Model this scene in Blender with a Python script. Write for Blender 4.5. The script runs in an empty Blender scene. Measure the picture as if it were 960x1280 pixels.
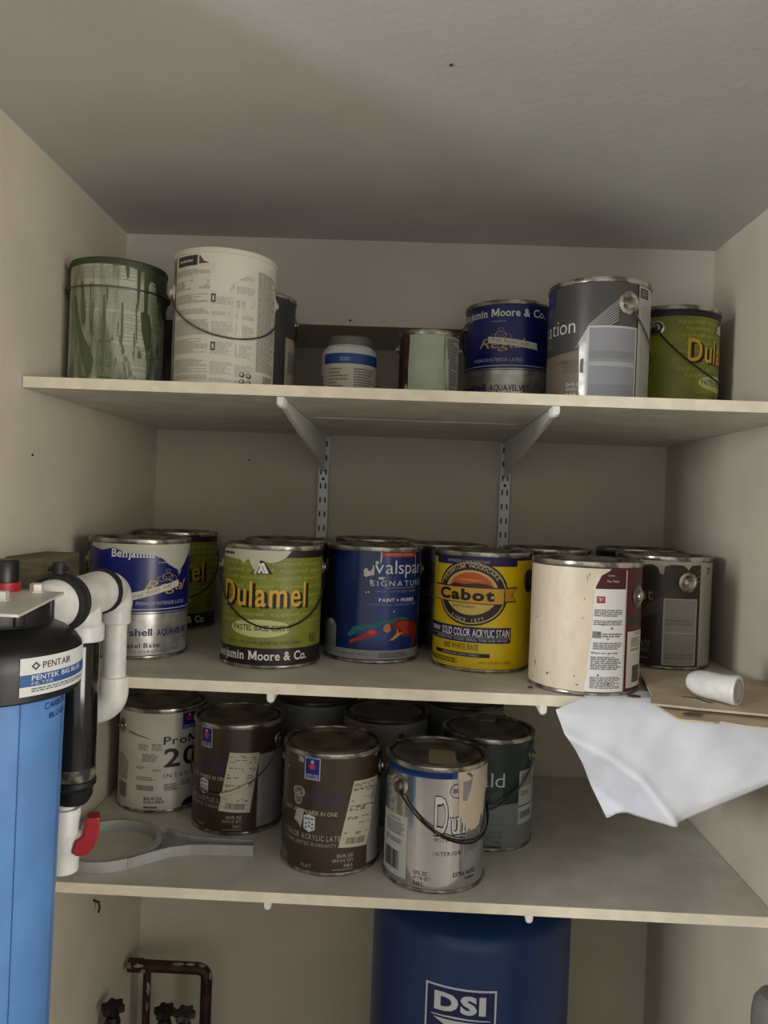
import bpy, bmesh, math, random
from mathutils import Vector, Matrix
random.seed(7)
R_ = math.radians
scene = bpy.context.scene
COL = scene.collection
Z0 = 1.5                                   # eye height above the floor

# ------------------------------------------------------------------ camera
cd = bpy.data.cameras.new('camera'); cd.sensor_fit = 'VERTICAL'; cd.sensor_height = 36; cd.lens = 27
cd.clip_start = 0.01
cam = bpy.data.objects.new('camera', cd); COL.objects.link(cam)
yaw, pitch, roll = .0234, -.0103, .0378
f0 = Vector((-math.sin(yaw), math.cos(yaw), 0)); r0 = Vector((math.cos(yaw), math.sin(yaw), 0)); u0 = Vector((0, 0, 1))
fw = f0*math.cos(pitch) + u0*math.sin(pitch); up = u0*math.cos(pitch) - f0*math.sin(pitch)
rt = r0*math.cos(roll) + up*math.sin(roll); up = up*math.cos(roll) - r0*math.sin(roll)
cam.matrix_world = Matrix(((rt.x, up.x, -fw.x, 0), (rt.y, up.y, -fw.y, 0), (rt.z, up.z, -fw.z, Z0), (0, 0, 0, 1)))
scene.camera = cam

# ------------------------------------------------------------------ light
w = bpy.data.worlds.new('room_daylight'); scene.world = w; w.use_nodes = True
w.node_tree.nodes['Background'].inputs[0].default_value = (1.0, .985, .96, 1)
w.node_tree.nodes['Background'].inputs[1].default_value = .36
def window_light(name, loc, aim, sx, sy, energy, col):
    ld = bpy.data.lights.new(name, 'AREA'); ld.shape = 'RECTANGLE'; ld.size = sx; ld.size_y = sy; ld.energy = energy; ld.color = col
    lo = bpy.data.objects.new(name, ld); COL.objects.link(lo); lo.location = loc
    lo.rotation_euler = (Vector(aim) - lo.location).to_track_quat('-Z', 'Y').to_euler()
window_light('narrow_window_light', (-2.35, -1.11, Z0+.1), (.4, 1.4, Z0+.1), .28, .9, 27, (.95, .985, 1.0))      # narrow window of the room, to the left
window_light('wide_window_light', (2.6, -1.25, Z0+.05), (-.57, -.9, Z0+.05), 1.8, 1.5, 39, (1.0, .965, .895))          # wide window of the room, to the right
vs = scene.view_settings; vs.view_transform = 'Standard'; vs.look = 'None'; vs.gamma = 1; vs.use_curve_mapping = False
vs.exposure = 1.18
scene.cycles.use_denoising = True

# ------------------------------------------------------------------ materials
def lin(c):
    c = c/255
    return c/12.92 if c <= .04045 else ((c+.055)/1.055)**2.4
def rgb(c): return (lin(c[0]), lin(c[1]), lin(c[2]), 1)
MATS = {}
def mat(name, c, rough=.5, metal=0, noise=0, nscale=20, stretch=(1, 1, 1), bump=0, bscale=60, c2=None, spec=.5, lo=.42, hi=.62):
    """plain procedural material: colour varied by a noise of its own, optional relief"""
    if name in MATS: return MATS[name]
    m = bpy.data.materials.new(name); m.use_nodes = True; nt = m.node_tree; N = nt.nodes; L = nt.links
    b = N['Principled BSDF']; b.inputs['Roughness'].default_value = rough; b.inputs['Metallic'].default_value = metal
    b.inputs['Specular IOR Level'].default_value = spec
    b.inputs['Base Color'].default_value = rgb(c)
    if noise or c2 or bump:
        tc = N.new('ShaderNodeTexCoord'); mp = N.new('ShaderNodeMapping'); mp.inputs['Scale'].default_value = stretch
        L.new(tc.outputs['Object'], mp.inputs['Vector'])
    if noise or c2:
        n = N.new('ShaderNodeTexNoise'); n.inputs['Scale'].default_value = nscale; n.inputs['Detail'].default_value = 5
        L.new(mp.outputs[0], n.inputs['Vector'])
        cr = N.new('ShaderNodeValToRGB'); cr.color_ramp.elements[0].position = lo; cr.color_ramp.elements[1].position = hi
        d = c2 if c2 else tuple(v*(1-noise) for v in c)
        cr.color_ramp.elements[0].color = rgb(d); cr.color_ramp.elements[1].color = rgb(c)
        L.new(n.outputs[0], cr.inputs[0]); L.new(cr.outputs[0], b.inputs['Base Color'])
    if bump:
        n2 = N.new('ShaderNodeTexNoise'); n2.inputs['Scale'].default_value = bscale; n2.inputs['Detail'].default_value = 4
        L.new(mp.outputs[0], n2.inputs['Vector'])
        bp = N.new('ShaderNodeBump'); bp.inputs['Strength'].default_value = bump; bp.inputs['Distance'].default_value = .004
        L.new(n2.outputs[0], bp.inputs['Height']); L.new(bp.outputs[0], b.inputs['Normal'])
    MATS[name] = m; return m
def ink(c, rough=.55):
    return mat('ink_%d_%d_%d_%d' % (c[0], c[1], c[2], int(rough*100)), c, rough)

WALL = mat('wall_paint', (200, 191, 173), .75, noise=.04, nscale=6, bump=.12, bscale=90)
CEIL = mat('ceiling_paint', (206, 205, 202), .8, noise=.03, nscale=5, bump=.1, bscale=80)
SOFFIT = mat('soffit_paint', (210, 201, 190), .75, noise=.03, nscale=5, bump=.1, bscale=80)
SHELF = mat('shelf_laminate', (218, 214, 204), .5, noise=.07, nscale=14, bump=.03, bscale=200)
EDGE = mat('shelf_edge', (242, 231, 207), .5, noise=.05, nscale=30)
WMETAL = mat('white_metal', (222, 222, 218), .35, noise=.04, nscale=40)
DARK = mat('slot_shade_and_screw', (22, 18, 15), .8)  # near-black: painted shade of the upright slots, also the screw heads
TIN = mat('tinplate', (196, 193, 186), .3, .6, noise=.2, nscale=40, bump=.06, bscale=60)
TINR = mat('tinplate_rim', (196, 190, 178), .24, .75, noise=.45, nscale=55)
LIDM = mat('lid_tin', (170, 164, 154), .36, .75, noise=.5, nscale=22)
LIDD = mat('lid_dark', (140, 132, 121), .42, .5, noise=.5, nscale=18)
WIRE = mat('bail_wire', (120, 118, 114), .35, 1)
WIREB = mat('bail_wire_dark', (38, 36, 36), .45, .4)
PVC = mat('white_pvc', (232, 231, 226), .35, noise=.08, nscale=30)
BLACKP = mat('black_plastic', (22, 22, 24), .4, noise=.3, nscale=30)
RUBBER = mat('black_rubber', (30, 29, 29), .6)

# ------------------------------------------------------------------ mesh helpers
def link(name, me, m=None, parent=None):
    o = bpy.data.objects.new(name, me); COL.objects.link(o)
    if m is not None and me is not None and len(me.materials) == 0: me.materials.append(m)
    if parent is not None: o.parent = parent
    return o
def mesh(name, vs, fs, smooth=False, sharp=40):
    me = bpy.data.meshes.new(name); me.from_pydata([tuple(v) for v in vs], [], fs); me.update()
    if smooth:
        me.polygons.foreach_set('use_smooth', [True]*len(me.polygons)); me.set_sharp_from_angle(angle=R_(sharp))
    return me
def ob(name, vs, fs, m, parent=None, smooth=False, sharp=40): return link(name, mesh(name, vs, fs, smooth, sharp), m, parent)
def empty(name, loc=(0, 0, 0), rz=0):
    o = bpy.data.objects.new(name, None); COL.objects.link(o); o.location = loc; o.rotation_euler = (0, 0, rz); o.empty_display_size = .05
    return o
def tag(o, label, cat, group=None):
    o['label'] = label; o['category'] = cat
    if group: o['group'] = group
    return o
def struct(o): o['kind'] = 'structure'; return o
def box(name, x0, x1, y0, y1, z0, z1, m, parent=None, bev=0):
    bm = bmesh.new(); bmesh.ops.create_cube(bm, size=1)
    for v in bm.verts: v.co = ((x0+x1)/2+v.co.x*(x1-x0), (y0+y1)/2+v.co.y*(y1-y0), (z0+z1)/2+v.co.z*(z1-z0))
    if bev: bmesh.ops.bevel(bm, geom=list(bm.edges), offset=bev, segments=2, profile=.5, affect='EDGES')
    me = bpy.data.meshes.new(name); bm.to_mesh(me); bm.free()
    if bev: me.polygons.foreach_set('use_smooth', [True]*len(me.polygons)); me.set_sharp_from_angle(angle=R_(50))
    return link(name, me, m, parent)
def lathe_data(prof, seg=56, M=None, a0=0, a1=2*math.pi):
    full = abs(a1-a0-2*math.pi) < 1e-6; n = seg if full else seg+1
    vs = []; fs = []
    for (r, z) in prof:
        for i in range(n):
            a = a0+(a1-a0)*i/seg; p = Vector((r*math.sin(a), -r*math.cos(a), z)); vs.append(M @ p if M else p)
    for j in range(len(prof)-1):
        for i in range(seg):
            i2 = (i+1) % n
            fs.append((j*n+i, j*n+i2, (j+1)*n+i2, (j+1)*n+i))
    return vs, fs
def lathe(name, prof, m, parent=None, seg=56, M=None, sharp=35, cap0=False, cap1=False):
    vs, fs = lathe_data(prof, seg, M)
    if cap0: fs.append(tuple(range(seg))[::-1])
    if cap1: fs.append(tuple(range((len(prof)-1)*seg, len(prof)*seg)))
    return ob(name, vs, fs, m, parent, True, sharp)
def tube_data(pts, rad, seg=8, closed=False):
    pts = [Vector(p) for p in pts]; vs = []; fs = []; n = len(pts)
    rads = rad if isinstance(rad, (list, tuple)) else [rad]*n
    t = (pts[1]-pts[0]).normalized(); nrm = t.orthogonal().normalized()
    for i, p in enumerate(pts):
        if closed: t = (pts[(i+1) % n]-pts[i-1]).normalized()
        elif i == 0: t = (pts[1]-pts[0]).normalized()
        elif i == n-1: t = (pts[-1]-pts[-2]).normalized()
        else: t = (pts[i+1]-pts[i-1]).normalized()
        nrm = (nrm - t*nrm.dot(t)).normalized(); b = t.cross(nrm)
        for k in range(seg):
            a = 2*math.pi*k/seg; vs.append(p + (nrm*math.cos(a)+b*math.sin(a))*rads[i])
    m_ = n if closed else n-1
    for i in range(m_):
        for k in range(seg):
            a, b_ = i*seg, ((i+1) % n)*seg
            fs.append((a+k, a+(k+1) % seg, b_+(k+1) % seg, b_+k))
    if not closed: fs.append(tuple(range(seg))[::-1]); fs.append(tuple(range((n-1)*seg, n*seg)))
    return vs, fs
def tube(name, pts, rad, m, parent=None, seg=8, closed=False):
    vs, fs = tube_data(pts, rad, seg, closed); return ob(name, vs, fs, m, parent, True, 50)
def prism(name, poly, z0, z1, m, parent=None, M=None):
    """solid from an outline in the XY plane"""
    bm = bmesh.new(); a = [bm.verts.new((x, y, z0)) for x, y in poly]; f = bm.faces.new(a); bm.normal_update()
    e = bmesh.ops.extrude_face_region(bm, geom=[f])
    for v in e['geom']:
        if isinstance(v, bmesh.types.BMVert): v.co.z = z1
    bm.normal_update(); bmesh.ops.triangulate(bm, faces=[q for q in bm.faces if len(q.verts) > 4]); bmesh.ops.recalc_face_normals(bm, faces=bm.faces)
    if M: bm.transform(M)
    me = bpy.data.meshes.new(name); bm.to_mesh(me); bm.free(); return link(name, me, m, parent)

# ------------------------------------------------------------------ lettering (built-in font, one mesh per line)
GL = {}
def glyph(ch, bold, serif):
    k = (ch, bold, serif)
    if k in GL: return GL[k]
    if ch == 'M':                                   # drawn by hand: the font's offset breaks this letter
        h, w_, q = .69+bold, .64, .055+bold; d = q*1.15
        vs = [(-q, 0), (q, 0), (q, h), (-q, h), (w_-q, 0), (w_+q, 0), (w_+q, h), (w_-q, h), (-q, h), (q+d*.6, h), (w_/2+d, .08), (w_/2-d, .08), (w_+q, h), (w_-q-d*.6, h)]
        fs = [(0, 1, 2, 3), (4, 5, 6, 7), (8, 11, 10, 9), (12, 13, 11, 10)]
        if serif:
            for x in (0, w_):
                i = len(vs); vs += [(x-q-.06, 0), (x+q+.06, 0), (x+q+.06, .045), (x-q-.06, .045)]; fs.append((i, i+1, i+2, i+3))
            for x, e in ((-q-.06, q), (w_-q, w_+q+.06)):
                i = len(vs); vs += [(x, h-.045), (e, h-.045), (e, h), (x, h)]; fs.append((i, i+1, i+2, i+3))
        xs = [v[0] for v in vs]; GL[k] = (vs, fs, min(xs), max(xs)); return GL[k]
    cu = bpy.data.curves.new('glyph', 'FONT'); cu.body = ch; cu.size = 1; cu.resolution_u = 3; cu.offset = bold; cu.fill_mode = 'FRONT'
    o = bpy.data.objects.new('glyph', cu); scene.collection.objects.link(o); bpy.context.view_layer.update()
    me = bpy.data.meshes.new_from_object(o.evaluated_get(bpy.context.evaluated_depsgraph_get()))
    vs = [(v.co.x, v.co.y) for v in me.vertices]; fs = [tuple(p.vertices) for p in me.polygons]
    cnt = {}
    for p in fs:
        for i in range(len(p)):
            e = tuple(sorted((p[i], p[(i+1) % len(p)]))); cnt[e] = cnt.get(e, 0)+1
    if serif and vs:
        for (a, b), c in list(cnt.items()):
            if c != 1: continue
            (x0, y0), (x1, y1) = vs[a], vs[b]
            if abs(y0-y1) < .004 and .05 < abs(x0-x1) < .2 and ch not in '.,&-+':
                lo_, hi_ = min(x0, x1), max(x0, x1)
                bottom = y0 < .12; s = .045
                if not bottom and y0 < .3: continue
                i = len(vs); y2 = y0+s if bottom else y0-s
                vs += [(lo_-.06, y0), (hi_+(.06 if bottom or ch.isupper() else 0), y0), (hi_+(.06 if bottom or ch.isupper() else 0), y2), (lo_-.06, y2)]
                fs.append((i, i+1, i+2, i+3) if bottom else (i+3, i+2, i+1, i))
    bpy.data.objects.remove(o); bpy.data.curves.remove(cu); bpy.data.meshes.remove(me)
    xs = [v[0] for v in vs] or [0]; GL[k] = (vs, fs, min(xs), max(xs)); return GL[k]
def text_flat(s, bold=0, serif=False, gap=.09, shear=0):
    X = 0; V = []; F = []
    for ch in s:
        if ch == ' ': X += .32; continue
        vs, fs, a, b = glyph(ch, bold, serif); n = len(V)
        V += [(X+x-a+shear*y, y) for x, y in vs]; F += [tuple(i+n for i in f) for f in fs]; X += (b-a)+gap
    return V, F
def slice_u(V, F, step):
    """cut a flat mesh into strips along u so that it can follow a curve"""
    us = [v[0] for v in V]; a, b = min(us), max(us)
    if b-a < step and max(len(f) for f in F) <= 4: return V, F
    bm = bmesh.new(); bv = [bm.verts.new((x, y, 0)) for x, y in V]
    for f in F:
        try: bm.faces.new([bv[i] for i in f])
        except ValueError: pass
    bm.normal_update()
    for f in bm.faces:
        if f.normal.z < 0: f.normal_flip()
    bm.normal_update()
    big = [f for f in bm.faces if len(f.verts) > 4]
    if big: bmesh.ops.triangulate(bm, faces=big)
    k = math.floor(a/step)+1
    while k*step < b:
        bmesh.ops.bisect_plane(bm, geom=list(bm.verts)+list(bm.edges)+list(bm.faces), plane_co=(k*step, 0, 0), plane_no=(1, 0, 0)); k += 1
    bm.verts.index_update(); V = [(v.co.x, v.co.y) for v in bm.verts]; F = [tuple(v.index for v in f.verts) for f in bm.faces]; bm.free()
    return V, F
def rect_poly(a, b, c, d): return [(a, c), (b, c), (b, d), (a, d)]

class Wrap:
    """prints flat artwork onto an upright round body; phi in degrees to the viewer's right of the can's face, v = share of its height"""
    def __init__(self, parent, r, H, rot=0, z0=0): self.p, self.r, self.H, self.rot, self.z0 = parent, r, H, rot, z0
    def put(self, name, V, F, c, layer, rough=.5, step=6, m=None):
        V, F = slice_u(V, F, step); r = self.r+.00014*layer+.00016
        P = []
        for u, v in V:
            a = R_(u+self.rot); P.append((r*math.sin(a), -r*math.cos(a), self.z0+v*self.H))
        return ob(name, P, F, m or ink(c, rough), self.p, True, 80)
    def poly(self, pts, c, layer=1, name='print', rough=.5, m=None): return self.put(name, pts, [tuple(range(len(pts)))], c, layer, rough, m=m)
    def rect(self, a, b, v0, v1, c, layer=1, name='print', rough=.5, m=None): return self.poly(rect_poly(a, b, v0, v1), c, layer, name, rough, m)
    def text(self, s, a, b, v0, v1, c, layer=3, bold=.0, serif=False, gap=.09, shear=0, skew=0, name='lettering'):
        V, F = text_flat(s, bold, serif, gap, shear)
        xs = [v[0] for v in V]; ys = [v[1] for v in V]; x0, x1, y0, y1 = min(xs), max(xs), min(ys), max(ys)
        V = [(a+(b-a)*(x-x0)/(x1-x0), v0+(v1-v0)*(y-y0)/(y1-y0)+skew*(x-x0)/(x1-x0)) for x, y in V]
        return self.put(name, V, F, c, layer, step=4)
    def arc_text(self, s, pc, vc, rp, rv, a0, a1, size, c, layer=4, bold=0, inward=False):
        """letters set along an oval; a0..a1 in degrees, 90 = top"""
        V = []; F = []; n = len(s)
        for i, ch in enumerate(s):
            if ch == ' ': continue
            vs, fs, x0, x1 = glyph(ch, bold, False); t = R_(a0+(a1-a0)*i/(n-1)); k = len(V); q = self.r/self.H
            tx, tz = math.sin(t), -math.cos(t)
            if inward: tx, tz = -tx, -tz
            nx, nz = (math.cos(t), math.sin(t)) if not inward else (-math.cos(t), -math.sin(t))
            for x, y in vs:
                dx = (x-(x0+x1)/2)*size; dy = (y-.35)*size
                V.append((pc+rp*math.cos(t)+math.degrees(1)*(dx*tx+dy*nx), vc+rv*math.sin(t)+q*(dx*tz+dy*nz)))
            F += [tuple(j+k for j in f) for f in fs]
        return self.put('lettering', V, F, c, layer, step=4)
    def ell(self, p, v, rp, rv, c, layer=1, name='print', n=36, rough=.5):
        return self.poly([(p+rp*math.cos(2*math.pi*i/n), v+rv*math.sin(2*math.pi*i/n)) for i in range(n)], c, layer, name, rough)
    def ring(self, p, v, rp, rv, k, c, layer=2, n=40, name='print'):
        V = []; F = []
        for i in range(n):
            t = 2*math.pi*i/n; V += [(p+rp*math.cos(t), v+rv*math.sin(t)), (p+rp*k*math.cos(t), v+rv*k*math.sin(t))]
        for i in range(n): j = (i+1) % n; F.append((2*i, 2*j, 2*j+1, 2*i+1))
        return self.put(name, V, F, c, layer)
    def blob(self, p, v, rp, rv, c, layer=4, n=22, jit=.3, name='paint_smear', seed=1, rough=.4):
        rg = random.Random(seed); pts = []
        for i in range(n):
            t = 2*math.pi*i/n; k = 1+rg.uniform(-jit, jit); pts.append((p+rp*k*math.cos(t), v+rv*k*math.sin(t)))
        return self.poly(pts, c, layer, name, rough)
    def lines(self, a, b, v0, v1, n, c, layer=3, fill=.62, seed=3, ragged=.25, name='fine_print', wmin=2.0, wmax=7):
        """rows of illegibly small print"""
        rg = random.Random(seed); V = []; F = []; h = (v1-v0)/n
        for i in range(n):
            y0 = v1-(i+1)*h+h*(1-fill)/2; y1 = y0+h*fill; x = a; end = b-(b-a)*ragged*rg.random()*(1 if rg.random() < .5 else .1)
            while x < end-.4:
                w_ = min(rg.uniform(wmin, wmax), end-x); k = len(V); V += [(x, y0), (x+w_, y0), (x+w_, y1), (x, y1)]; F.append((k, k+1, k+2, k+3)); x += w_+rg.uniform(.5, 1.1)
        return self.put(name, V, F, c, layer, step=6)
    def barcode(self, a, b, v0, v1, c=(30, 30, 30), layer=4, seed=5):
        rg = random.Random(seed); V = []; F = []; x = a
        while x < b:
            w_ = min(rg.choice((.4, .7, 1.1))*(b-a)/18, b-x); k = len(V); V += [(x, v0), (x+w_, v0), (x+w_, v1), (x, v1)]; F.append((k, k+1, k+2, k+3)); x += w_+rg.choice((.4, .7))*(b-a)/18
        return self.put('barcode', V, F, c, layer)

# ------------------------------------------------------------------ the closet
XL, XR, YB, YK, ZC = -.5703, .5958, 1.76, 1.529, Z0+.5214
YT, YM, YL = 1.127, 1.135, 1.179
ZT, ZM, ZL, TH = Z0+.1693, Z0-.2724, Z0-.6077, .0162
struct(box('floor', -3.2, 3.2, -3.6, 1.95, -.1, 0, mat('floor_concrete', (150, 142, 130), .7, noise=.12, nscale=4)))
struct(box('ceiling', -3.2, 3.2, -3.6, 1.95, ZC, ZC+.1, CEIL))
struct(box('wall_back', XL-.12, XR+.12, YB, YB+.12, 0, ZC, WALL))
wl = struct(box('wall_left', XL-.12, XL, .5, YB, 0, ZC, WALL))
wr = struct(box('wall_right', XR, XR+.12, .5, YB, 0, ZC, WALL))
struct(box('wall_front_left', -3.2, XL-.12, .5, .62, 0, ZC, WALL))
struct(box('wall_front_right', XR+.12, 3.2, .5, .62, 0, ZC, WALL))
struct(box('wall_upper', XL, XR, YK, YB, Z0+.352, ZC, SOFFIT))

def shelf(label, yf, z):
    t = empty('shelf_board', (0, 0, z-TH)); tag(t, label, 'shelf')
    box('board', XL+.0015, XR-.0015, yf+.0012, YB-.001, 0, TH, SHELF, t)
    box('edge_band', XL+.0015, XR-.0015, yf, yf+.0011, 0, TH, EDGE, t)
    return t
shelf('top white laminate shelf board carrying eight paint containers under the ceiling', YT, ZT)
shelf('middle white laminate shelf board, the one the paper hangs over', YM, ZM)
shelf('lowest white laminate shelf board above the blue tank', YL, ZL)

box('seam', -.165, .205, 1.396, 1.3985, Z0+.1693-TH-.0007, Z0+.1693-TH, WMETAL, bpy.data.objects['shelf_board']).matrix_parent_inverse = Matrix.Translation((0, 0, -(ZT-TH)))
# twin-slot uprights, brackets
slot_me = mesh('slot', [(-.0016, 0, -.0062), (.0016, 0, -.0062), (.0016, 0, .0062), (-.0016, 0, .0062), (-.0016, -.0004, -.0062), (.0016, -.0004, -.0062), (.0016, -.0004, .0062), (-.0016, -.0004, .0062)],
               [(4, 5, 6, 7), (0, 1, 5, 4), (1, 2, 6, 5), (2, 3, 7, 6), (3, 0, 4, 7)]); slot_me.materials.append(DARK)  # raised dark plates: the slots' shade as colour, no opening is cut
def upright(x, side):
    t = empty('shelf_upright', (x, YB, 0)); tag(t, 'white slotted metal upright on back wall, the %s of the two' % side, 'shelf upright', 'slotted shelf uprights')
    z0, z1 = Z0-.655, Z0+.148
    vs = []; fs = []
    prof = [(-.0125, 0), (-.0125, -.012), (-.0105, -.0142), (.0105, -.0142), (.0125, -.012), (.0125, 0)]
    for z in (z0, z1):
        for p in prof: vs.append((p[0], p[1]-.0004, z))
    for i in range(6): j = (i+1) % 6; fs.append((i, j, 6+j, 6+i))
    fs += [tuple(range(6))[::-1], tuple(range(6, 12))]
    ob('channel', vs, fs, WMETAL, t)
    k = 0; z = Z0+.132
    while z > Z0-.62:
        for s in (-1, 1):
            o = link('slot', slot_me, None, t); o.location = (s*.0056, -.01465, z)
        if k % 6 == 2:
            lathe('screw', [(0, .0012), (.0026, .001), (.0034, 0)], DARK, t, 12, Matrix.Translation((0, -.0146, z-.016)) @ Matrix.Rotation(R_(90), 4, 'X'))
        k += 1; z -= .032
upright(-.182, 'left'); upright(.2305, 'right')
def bracket(xt, xw, z, yf, label):
    t = empty('shelf_bracket', (xw, YB-.016, z)); tag(t, label, 'bracket', 'white metal shelf brackets')
    y1 = yf+.03-(YB-.016); dx = xt-xw
    # pressed arm: tapering web between top flange and folded lower edge
    side = [(0, -.001), (y1, -.001), (y1, -.012), (-.05, -.074), (-.012, -.084), (0, -.084)]
    vs = []
    for s in (-.0035, .0035):
        for (y, zz) in side: vs.append((s+dx*(y/y1), y, zz))
    n = len(side); fs = [tuple(range(n)), tuple(range(n, 2*n))[::-1]]+[(i, n+i, n+(i+1) % n, (i+1) % n) for i in range(n)]
    ob('arm', vs, fs, WMETAL, t)
    vs = [(dx-.0055, y1-.028, -.0005), (dx+.0055, y1-.028, -.0005)]
    prof = []
    for i in range(9):
        a = math.pi*i/8; prof.append((-.0058*math.cos(a), -.010-.0058*math.sin(a)))
    prof = [(-.0058, -.0005)]+prof+[(.0058, -.0005)]
    V = []; m_ = len(prof)
    for yy, sc in ((y1+.01, .9), (y1-.022, 1), (y1-.026, .8)):
        for px, pz in prof: V.append((dx+px*sc, yy, pz*sc if sc < 1 else pz))
    F = []
    for j in range(2):
        for i in range(m_-1): F.append((j*m_+i, j*m_+i+1, (j+1)*m_+i+1, (j+1)*m_+i))
    F += [tuple(range(m_)), tuple(range(2*m_, 3*m_))[::-1]]
    ob('end_cap', V, F, mat('white_cap', (236, 236, 232), .4), t, True, 60)
for yf, z, nm in ((YT, ZT-TH, 'top'), (YM, ZM-TH, 'middle'), (YL, ZL-TH, 'lowest')):
    bracket(-.186, -.182, z, yf, 'white metal bracket under the %s shelf, on the left upright' % nm)
    bracket(.2205, .2305, z, yf, 'white metal bracket under the %s shelf, on the right upright' % nm)

# ------------------------------------------------------------------ paint cans
RB, CH = .0838, .199
def can_profiles(rb, H):
    body = [(0, .003), (rb-.004, .003), (rb-.002, 0), (rb, 0), (rb, .006), (rb, H*.3), (rb, H*.6), (rb, H-.008)]
    base = [(rb, .0002), (rb+.0016, .0008), (rb+.002, .003), (rb+.0014, .005), (rb, .006)]
    rim = [(rb, H-.009), (rb+.0016, H-.008), (rb+.0022, H-.004), (rb+.0016, H-.0008), (rb-.0006, H), (rb-.004, H-.0012), (rb-.0055, H-.006), (rb-.0058, H-.008)]
    lid = [(rb-.0058, H-.007), (rb-.010, H-.0072), (rb-.0115, H-.002), (rb-.0145, H-.0008), (rb-.018, H-.003), (rb-.021, H-.006), (.012, H-.0062), (0, H-.006)]
    return body, base, rim, lid
MC = {}
def shared_lathe(key, prof, m, sharp=35):
    k = (key, m.name)
    if k not in MC:
        vs, fs = lathe_data(prof); me = mesh(key[0], vs, fs, True, sharp); me.materials.append(m); MC[k] = me
    return MC[k]
def bail(parent, rb, H, phi, vear, drop, side=1, m=WIRE, rad=.0014, loop=.004):
    """wire handle from ear to ear, hugging the can on its front (side=1) or back, sagging by drop"""
    R2 = rb+loop; pts = []; n = 28
    for i in range(n+1):
        t = math.pi*i/n; a = R_(phi)+side*t; s = math.sin(t)
        pts.append((R2*math.sin(a), -R2*math.cos(a), vear*H-drop*H*(s**.8)))
    return tube('handle', pts, rad, m, parent, 6)
def ear(parent, rb, H, phi, v, m=TINR, size=.0135, hub=None):
    M = Matrix.Rotation(R_(phi), 4, 'Z') @ Matrix.Translation((0, -rb+.0006, v*H)) @ Matrix.Rotation(R_(90), 4, 'X')
    e = lathe('ear', [(size, 0), (size*.97, .0016), (size*.74, .0034), (size*.60, .0022), (size*.5, .002), (size*.47, .006), (size*.3, .0078), (0, .008)], m, parent, 24, M)
    if hub: lathe('ear_washer', [(size*.66, .0036), (size*.52, .0042), (size*.44, .0038)], hub, e, 20, M)
    return e
def can(label, x, y, z, bodym, rimm=TINR, lidm=LIDM, rb=RB, H=CH, group=None, name='paint_can', cat='paint can', ears=None, drop=None, side=1, wire=WIRE, vear=.79, rot=0, esize=.0135, hub=None, earm=None):
    t = empty(name, (x, y, z+.0004), math.atan2(-x, y)); tag(t, label, cat, group)
    pb, pa, pr, pl = can_profiles(rb, H); key = (round(rb, 4), round(H, 4))
    b = link('body', shared_lathe(('body',)+key, pb, bodym), None, t)
    link('base_rim', shared_lathe(('base_rim',)+key, pa, rimm), None, t)
    link('rim', shared_lathe(('rim',)+key, pr, rimm), None, t)
    ld_ = link('lid', shared_lathe(('lid',)+key, pl, lidm), None, t)
    if ears is not None:
        for k in (0, 180): ear(t, rb, H, ears+k, vear, earm or rimm, esize, hub)
        if drop is not None: bail(t, rb, H, ears, vear, drop, side, wire)
    return t, Wrap(b, rb, H, rot), ld_

WHITE, BLK, NAVY = (228, 226, 218), (18, 17, 17), (22, 26, 78)

# --- olive enamel cans --------------------------------------------------------
OLIVE = mat('olive_label', (132, 137, 44), .42, noise=.1, nscale=30)
def dulamel(label, x, y, z, rot, ears, drop, smear=False, name_text=True):
    t, W, _ = can(label, x, y, z, OLIVE, lidm=LIDD, group='olive enamel paint cans', ears=ears, drop=drop, rot=rot, vear=.8, hub=RUBBER, wire=WIREB)
    W.rect(-178, 178, .03, .165, (20, 19, 18), 1, 'band'); W.rect(-178, 178, .90, .955, (20, 19, 18), 1, 'band')
    rg = random.Random(4)
    for i, v in enumerate((.84, .785, .725, .655, .585, .52, .43, .375)):
        W.text('eggshell enamel  eggshell enamel', -76+(i % 2)*9, 66+(i % 2)*9, v-.012, v+.028, (160, 168, 84), 1, bold=.006, gap=.05)
    W.text('Dulamel', -60, 44, .485, .69, (16, 15, 13), 2, bold=.018, gap=.13); W.text('Dulamel', -64, 40, .50, .705, (226, 172, 52), 3, bold=.012, gap=.13)
    W.text('Benjamin Moore & Co.', -77, 44, .045, .142, (232, 230, 222), 3, bold=.018, serif=True, gap=.035)
    W.poly([(-25, .765), (0, .765), (-12.5, .895)], (20, 20, 18), 2, 'emblem')
    for pts in ([(-22, .772), (-19, .772), (-13.6, .845), (-15.2, .858)], [(-16.8, .772), (-13.8, .772), (-10.6, .85), (-12.4, .86)], [(-8.5, .772), (-4.5, .772), (-10.6, .86), (-12, .845)], [(-15.3, .858), (-13.6, .845), (-8.6, .772), (-11.4, .772)]):
        W.poly(pts, (232, 230, 220), 4, 'emblem')
    W.ell(-13, .325, 36, .072, (196, 204, 136), 2, 'print'); W.text('PASTEL BASE C305 1B', -45, 23, .305, .352, (30, 36, 16), 3, bold=.01)
    W.text('117.8 FL OZ (3 7/8 QUARTS) 3.725 LITERS', -52, 36, .19, .222, (48, 54, 14), 3)
    W.lines(48, 60, .2, .27, 5, (60, 66, 20), 3, seed=8)
    if smear:
        W.poly([(-70, .89), (-40, .875), (-34, .85), (-28, .885), (-22, .80), (-17, .83), (-14, .88), (-4, .855), (6, .87), (14, .905), (20, .955), (0, .97), (-60, .968), (-72, .95)], (198, 194, 176), 5, 'paint_smear')
        W.poly([(-22, .84), (-19.5, .755), (-16, .80), (-15, .88)], (196, 194, 172), 5, 'paint_smear')
        W.lines(-68, -48, .905, .94, 1, (30, 30, 28), 6, seed=2)
    return t
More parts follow.
